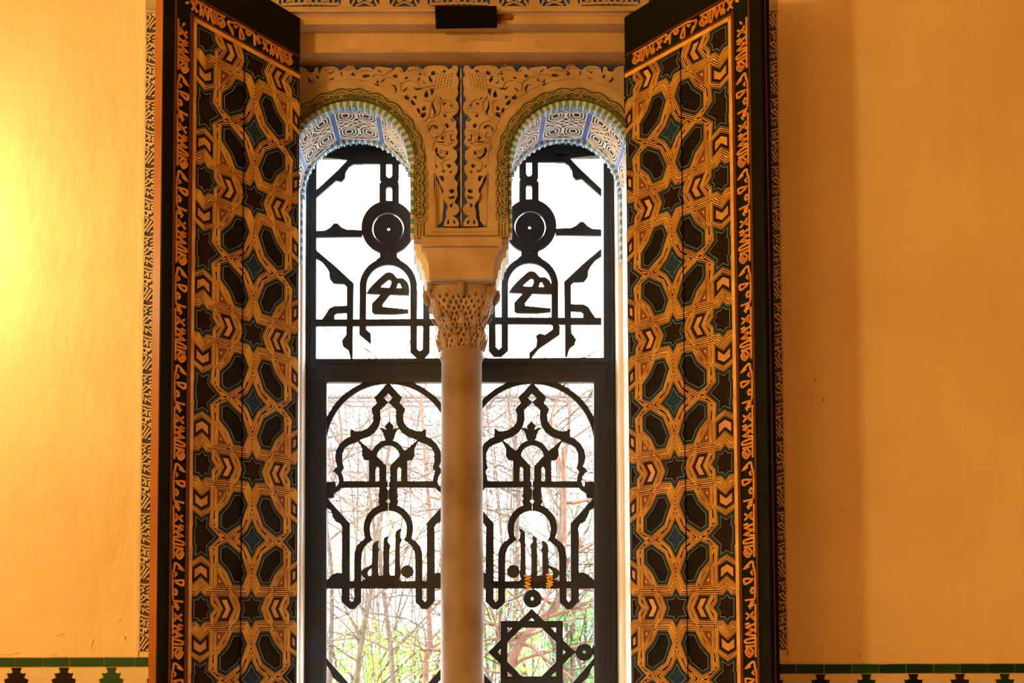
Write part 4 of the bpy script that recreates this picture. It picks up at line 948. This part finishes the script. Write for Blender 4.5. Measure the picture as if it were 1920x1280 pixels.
def tree(label, pix, d, rad, nb, lens, leafm, nleaf, m='bark', group=None, tw=5, up=.8):
    """trunk through the given photo points at depth d, branches and twigs as separate tubes, loose leaves"""
    tp = [W(un(x, y, d+dd)[0], d+dd, un(x, y, d+dd)[1])/U for x, y, dd in pix]
    rt = empty('garden_tree', tp[0]*U, label=label, category='tree')
    xfU = lambda a, b_, c: Vector((a, b_, c))*U
    pts = smooth_pts([tuple(p) for p in tp], 4); n = len(pts)
    q = MB(xfU); q.tube(pts, [rad*(1-.6*i/(n-1)) for i in range(n)], m, 8); q.obj('trunk', rt, smooth=True)
    ends = []
    for k in range(nb):
        i = rnd.randrange(int(n*.15), n); p = pts[i]; dv = (rnd.uniform(-1, 1), rnd.uniform(-.35, .35), rnd.uniform(-.2, up)); ln = rnd.uniform(.5, 1)*lens
        bp = vine(p, dv, ln, rad, 9, .28, .03); q = MB(xfU); r0 = rad*rnd.uniform(.22, .42)
        q.tube([tuple(x) for x in bp], [r0*(1-.7*j/9) for j in range(10)], m, 5)
        for t in range(tw):
            j = rnd.randrange(2, 9); dd = (bp[j]-bp[j-1]).normalized()+Vector((rnd.uniform(-.9, .9), rnd.uniform(-.4, .4), rnd.uniform(-.7, .9)))
            tpnts = vine(bp[j], dd, ln*rnd.uniform(.3, .6), rad, 6, .3, .03); q.tube([tuple(x) for x in tpnts], [r0*.36*(1-.6*x/6) for x in range(7)], 'twig', 4); ends += tpnts[2:]
        q.obj('branch', rt)
    if nleaf and ends:
        q = MB(xfU)
        for k in range(nleaf):
            c = rnd.choice(ends)+Vector((rnd.uniform(-25, 25), rnd.uniform(-25, 25), rnd.uniform(-25, 25))); leaf(q, c, rnd.uniform(7, 14), leafm if rnd.random() < .7 else 'leaf_yellow')
        q.obj('leaf_cluster', rt, kind='stuff')
def leaf(q, c, s, m):
    a = Vector((rnd.uniform(-1, 1), rnd.uniform(-1, 1), rnd.uniform(-1, 1))).normalized(); b_ = a.cross(Vector((rnd.uniform(-1, 1), rnd.uniform(-1, 1), rnd.uniform(-1, 1)))).normalized()
    q.add([tuple(c-a*s), tuple(c-b_*s*.45), tuple(c+a*s), tuple(c+b_*s*.45)], [(0, 1, 2, 3)], m)
def shrub(label, px, py, d, rx, rz, n, ms, size=16):
    o, h = un(px, py, d); rt = empty('garden_shrub', W(o, d, FL-40), label=label, category='shrub')
    xfU = lambda a, b_, c: W(a, b_, c)
    q = MB(xfU)
    for k in range(n):
        while True:
            x, y, z = rnd.uniform(-1, 1), rnd.uniform(-1, 1), rnd.uniform(-1, 1)
            if x*x+y*y+z*z < 1: break
        leaf(q, Vector((o+x*rx, d+y*rx*.5, h+z*rz)), rnd.uniform(.6, 1.2)*size, rnd.choice(ms))
    q.obj('foliage', rt, kind='stuff')
    q = MB(xfU)
    for k in range(7):
        bp = [Vector((o+rnd.uniform(-20, 20), d, FL-40)), Vector((o+rnd.uniform(-.3, .3)*rx, d+rnd.uniform(-50, 50), (FL-40+h)/2)), Vector((o+rnd.uniform(-.8, .8)*rx, d+rnd.uniform(-.3, .3)*rx, h+rnd.uniform(-.5, .8)*rz))]
        q.tube(smooth_pts([tuple(p) for p in bp], 4), 6, 'bark', 5)
    q.obj('stems', rt)
tree('thin grey trunk leaning across the lower left window light', [(640, 1700, 0), (668, 1290, 0), (682, 1180, 0), (690, 1140, 10), (696, 1105, 20), (702, 1000, 40), (690, 880, 60), (712, 760, 80)], 1500, 11, 22, 620, 'leaf_lime', 90)
tree('reddish slender tree just left of the column in the lower window', [(812, 1700, 0), (798, 1290, 0), (806, 1200, 20), (802, 1110, 40), (808, 1000, 60), (797, 860, 80), (790, 740, 100)], 1900, 13, 24, 700, 'leaf_lime', 90, 'bark_red')
tree('thick curved reddish trunk seen through the eight-pointed star', [(950, 1700, 0), (945, 1330, 0), (958, 1250, 0), (975, 1205, 10), (995, 1180, 20), (1020, 1155, 40), (1050, 1120, 60), (1058, 980, 80), (1056, 840, 100)], 1300, 18, 24, 560, 'leaf_green', 110, 'bark_red')
tree('upright brown tree near the right edge of the lower window', [(1060, 1700, 0), (1052, 1260, 0), (1046, 1130, 0), (1052, 1020, 10), (1055, 900, 20), (1068, 780, 30), (1062, 700, 40)], 2300, 15, 26, 820, 'leaf_teal', 80)
tree('pale twiggy tree behind the right light, left of its centre', [(950, 1700, 0), (962, 1280, 0), (968, 1120, 0), (970, 980, 20), (974, 890, 20), (955, 780, 30), (960, 700, 30)], 2900, 15, 26, 900, 'leaf_lime', 70)
tree('pale twiggy tree behind the left light, right of its centre', [(745, 1700, 0), (738, 1290, 0), (716, 1080, 0), (710, 960, 0), (730, 840, 10), (760, 740, 20)], 2700, 14, 26, 900, 'leaf_yellow', 70)
tree('bent tree with bare twigs low at the far left of the window', [(600, 1700, 0), (618, 1280, 0), (622, 1080, 0), (612, 960, 0), (640, 840, 10), (634, 760, 20)], 2200, 12, 24, 760, 'leaf_lime', 60)
shrub('yellow-green shrub low behind the leaning grey trunk', 672, 1230, 3000, 330, 190, 1300, ['leaf_lime', 'leaf_yellow', 'leaf_green'])
shrub('lime shrub low in the left window light beside the column', 780, 1235, 3300, 300, 170, 1100, ['leaf_lime', 'leaf_green', 'leaf_lime'])
shrub('fresh green shrub to the right of the eight-pointed star', 1085, 1180, 1900, 150, 140, 520, ['leaf_green', 'leaf_teal', 'leaf_green'])
shrub('lime shrub beside the column in the right window light', 925, 1190, 2600, 190, 210, 620, ['leaf_lime', 'leaf_green'])
shrub('pale shrub seen inside the eight-pointed star', 1010, 1240, 3200, 240, 170, 800, ['leaf_lime', 'leaf_yellow', 'leaf_green'])
shrub('dark green shrub at the lower right corner of the window', 1085, 1268, 2100, 130, 110, 420, ['leaf_teal', 'leaf_green'])
shrub('sparse yellow bush higher up behind the left keyhole arch', 700, 1010, 4300, 420, 260, 420, ['leaf_lime', 'leaf_yellow'], 20)
shrub('sparse green bush higher up behind the right keyhole arch', 1040, 1000, 4600, 480, 260, 480, ['leaf_teal', 'leaf_lime', 'leaf_green'], 20)
def thicket(label, px, py, d, rx, rz, n):
    """bare canes and fine twigs of a leafless bush"""
    o, h = un(px, py, d); rt = empty('bare_bush', W(o, d, FL-40), label=label, category='bush')
    q = MB(lambda a, b_, c: Vector((a*U, b_*U, EYE+c*U)))
    for k in range(n):
        x0 = o+rnd.uniform(-1, 1)*rx; y0 = d+rnd.uniform(-.4, .4)*rx; z0 = h+rnd.uniform(-1, .5)*rz
        pts = vine((x0, y0, z0), (rnd.uniform(-1, 1), rnd.uniform(-.3, .3), rnd.uniform(-.1, 1.0)), rnd.uniform(.35, .9)*rz, 1, 7, .25, .07)
        r0 = rnd.uniform(1.3, 2.8)*d/3000; q.tube([tuple(p) for p in pts], [r0*(1-.6*i/7) for i in range(8)], rnd.choice(('twig', 'bark', 'bark_red')), 3)
    q.obj('twigs', rt, kind='stuff')
    q = MB(lambda a, b_, c: Vector((a*U, b_*U, EYE+c*U)))
    for k in range(9):
        p0 = Vector((o+rnd.uniform(-.9, .9)*rx, d+rnd.uniform(-.3, .3)*rx, FL-40)); p2 = Vector((p0.x+rnd.uniform(-.4, .4)*rx, p0.y, h+rnd.uniform(-.2, 1)*rz)); p1 = (p0+p2)/2+Vector((rnd.uniform(-.2, .2)*rx, 0, 0))
        q.tube(smooth_pts([tuple(p0), tuple(p1), tuple(p2)], 6), 3.2*d/3000, 'bark', 5)
    q.obj('canes', rt)
thicket('grey leafless bush behind the left lower light, upper part', 720, 840, 3600, 400, 420, 420)
thicket('grey leafless bush behind the right lower light, upper part', 1010, 840, 3800, 400, 420, 420)
thicket('tangle of arching bare stems low behind the left light', 740, 1130, 2000, 260, 240, 170)
thicket('tangle of arching bare stems low behind the right light', 1000, 1100, 2150, 260, 240, 170)
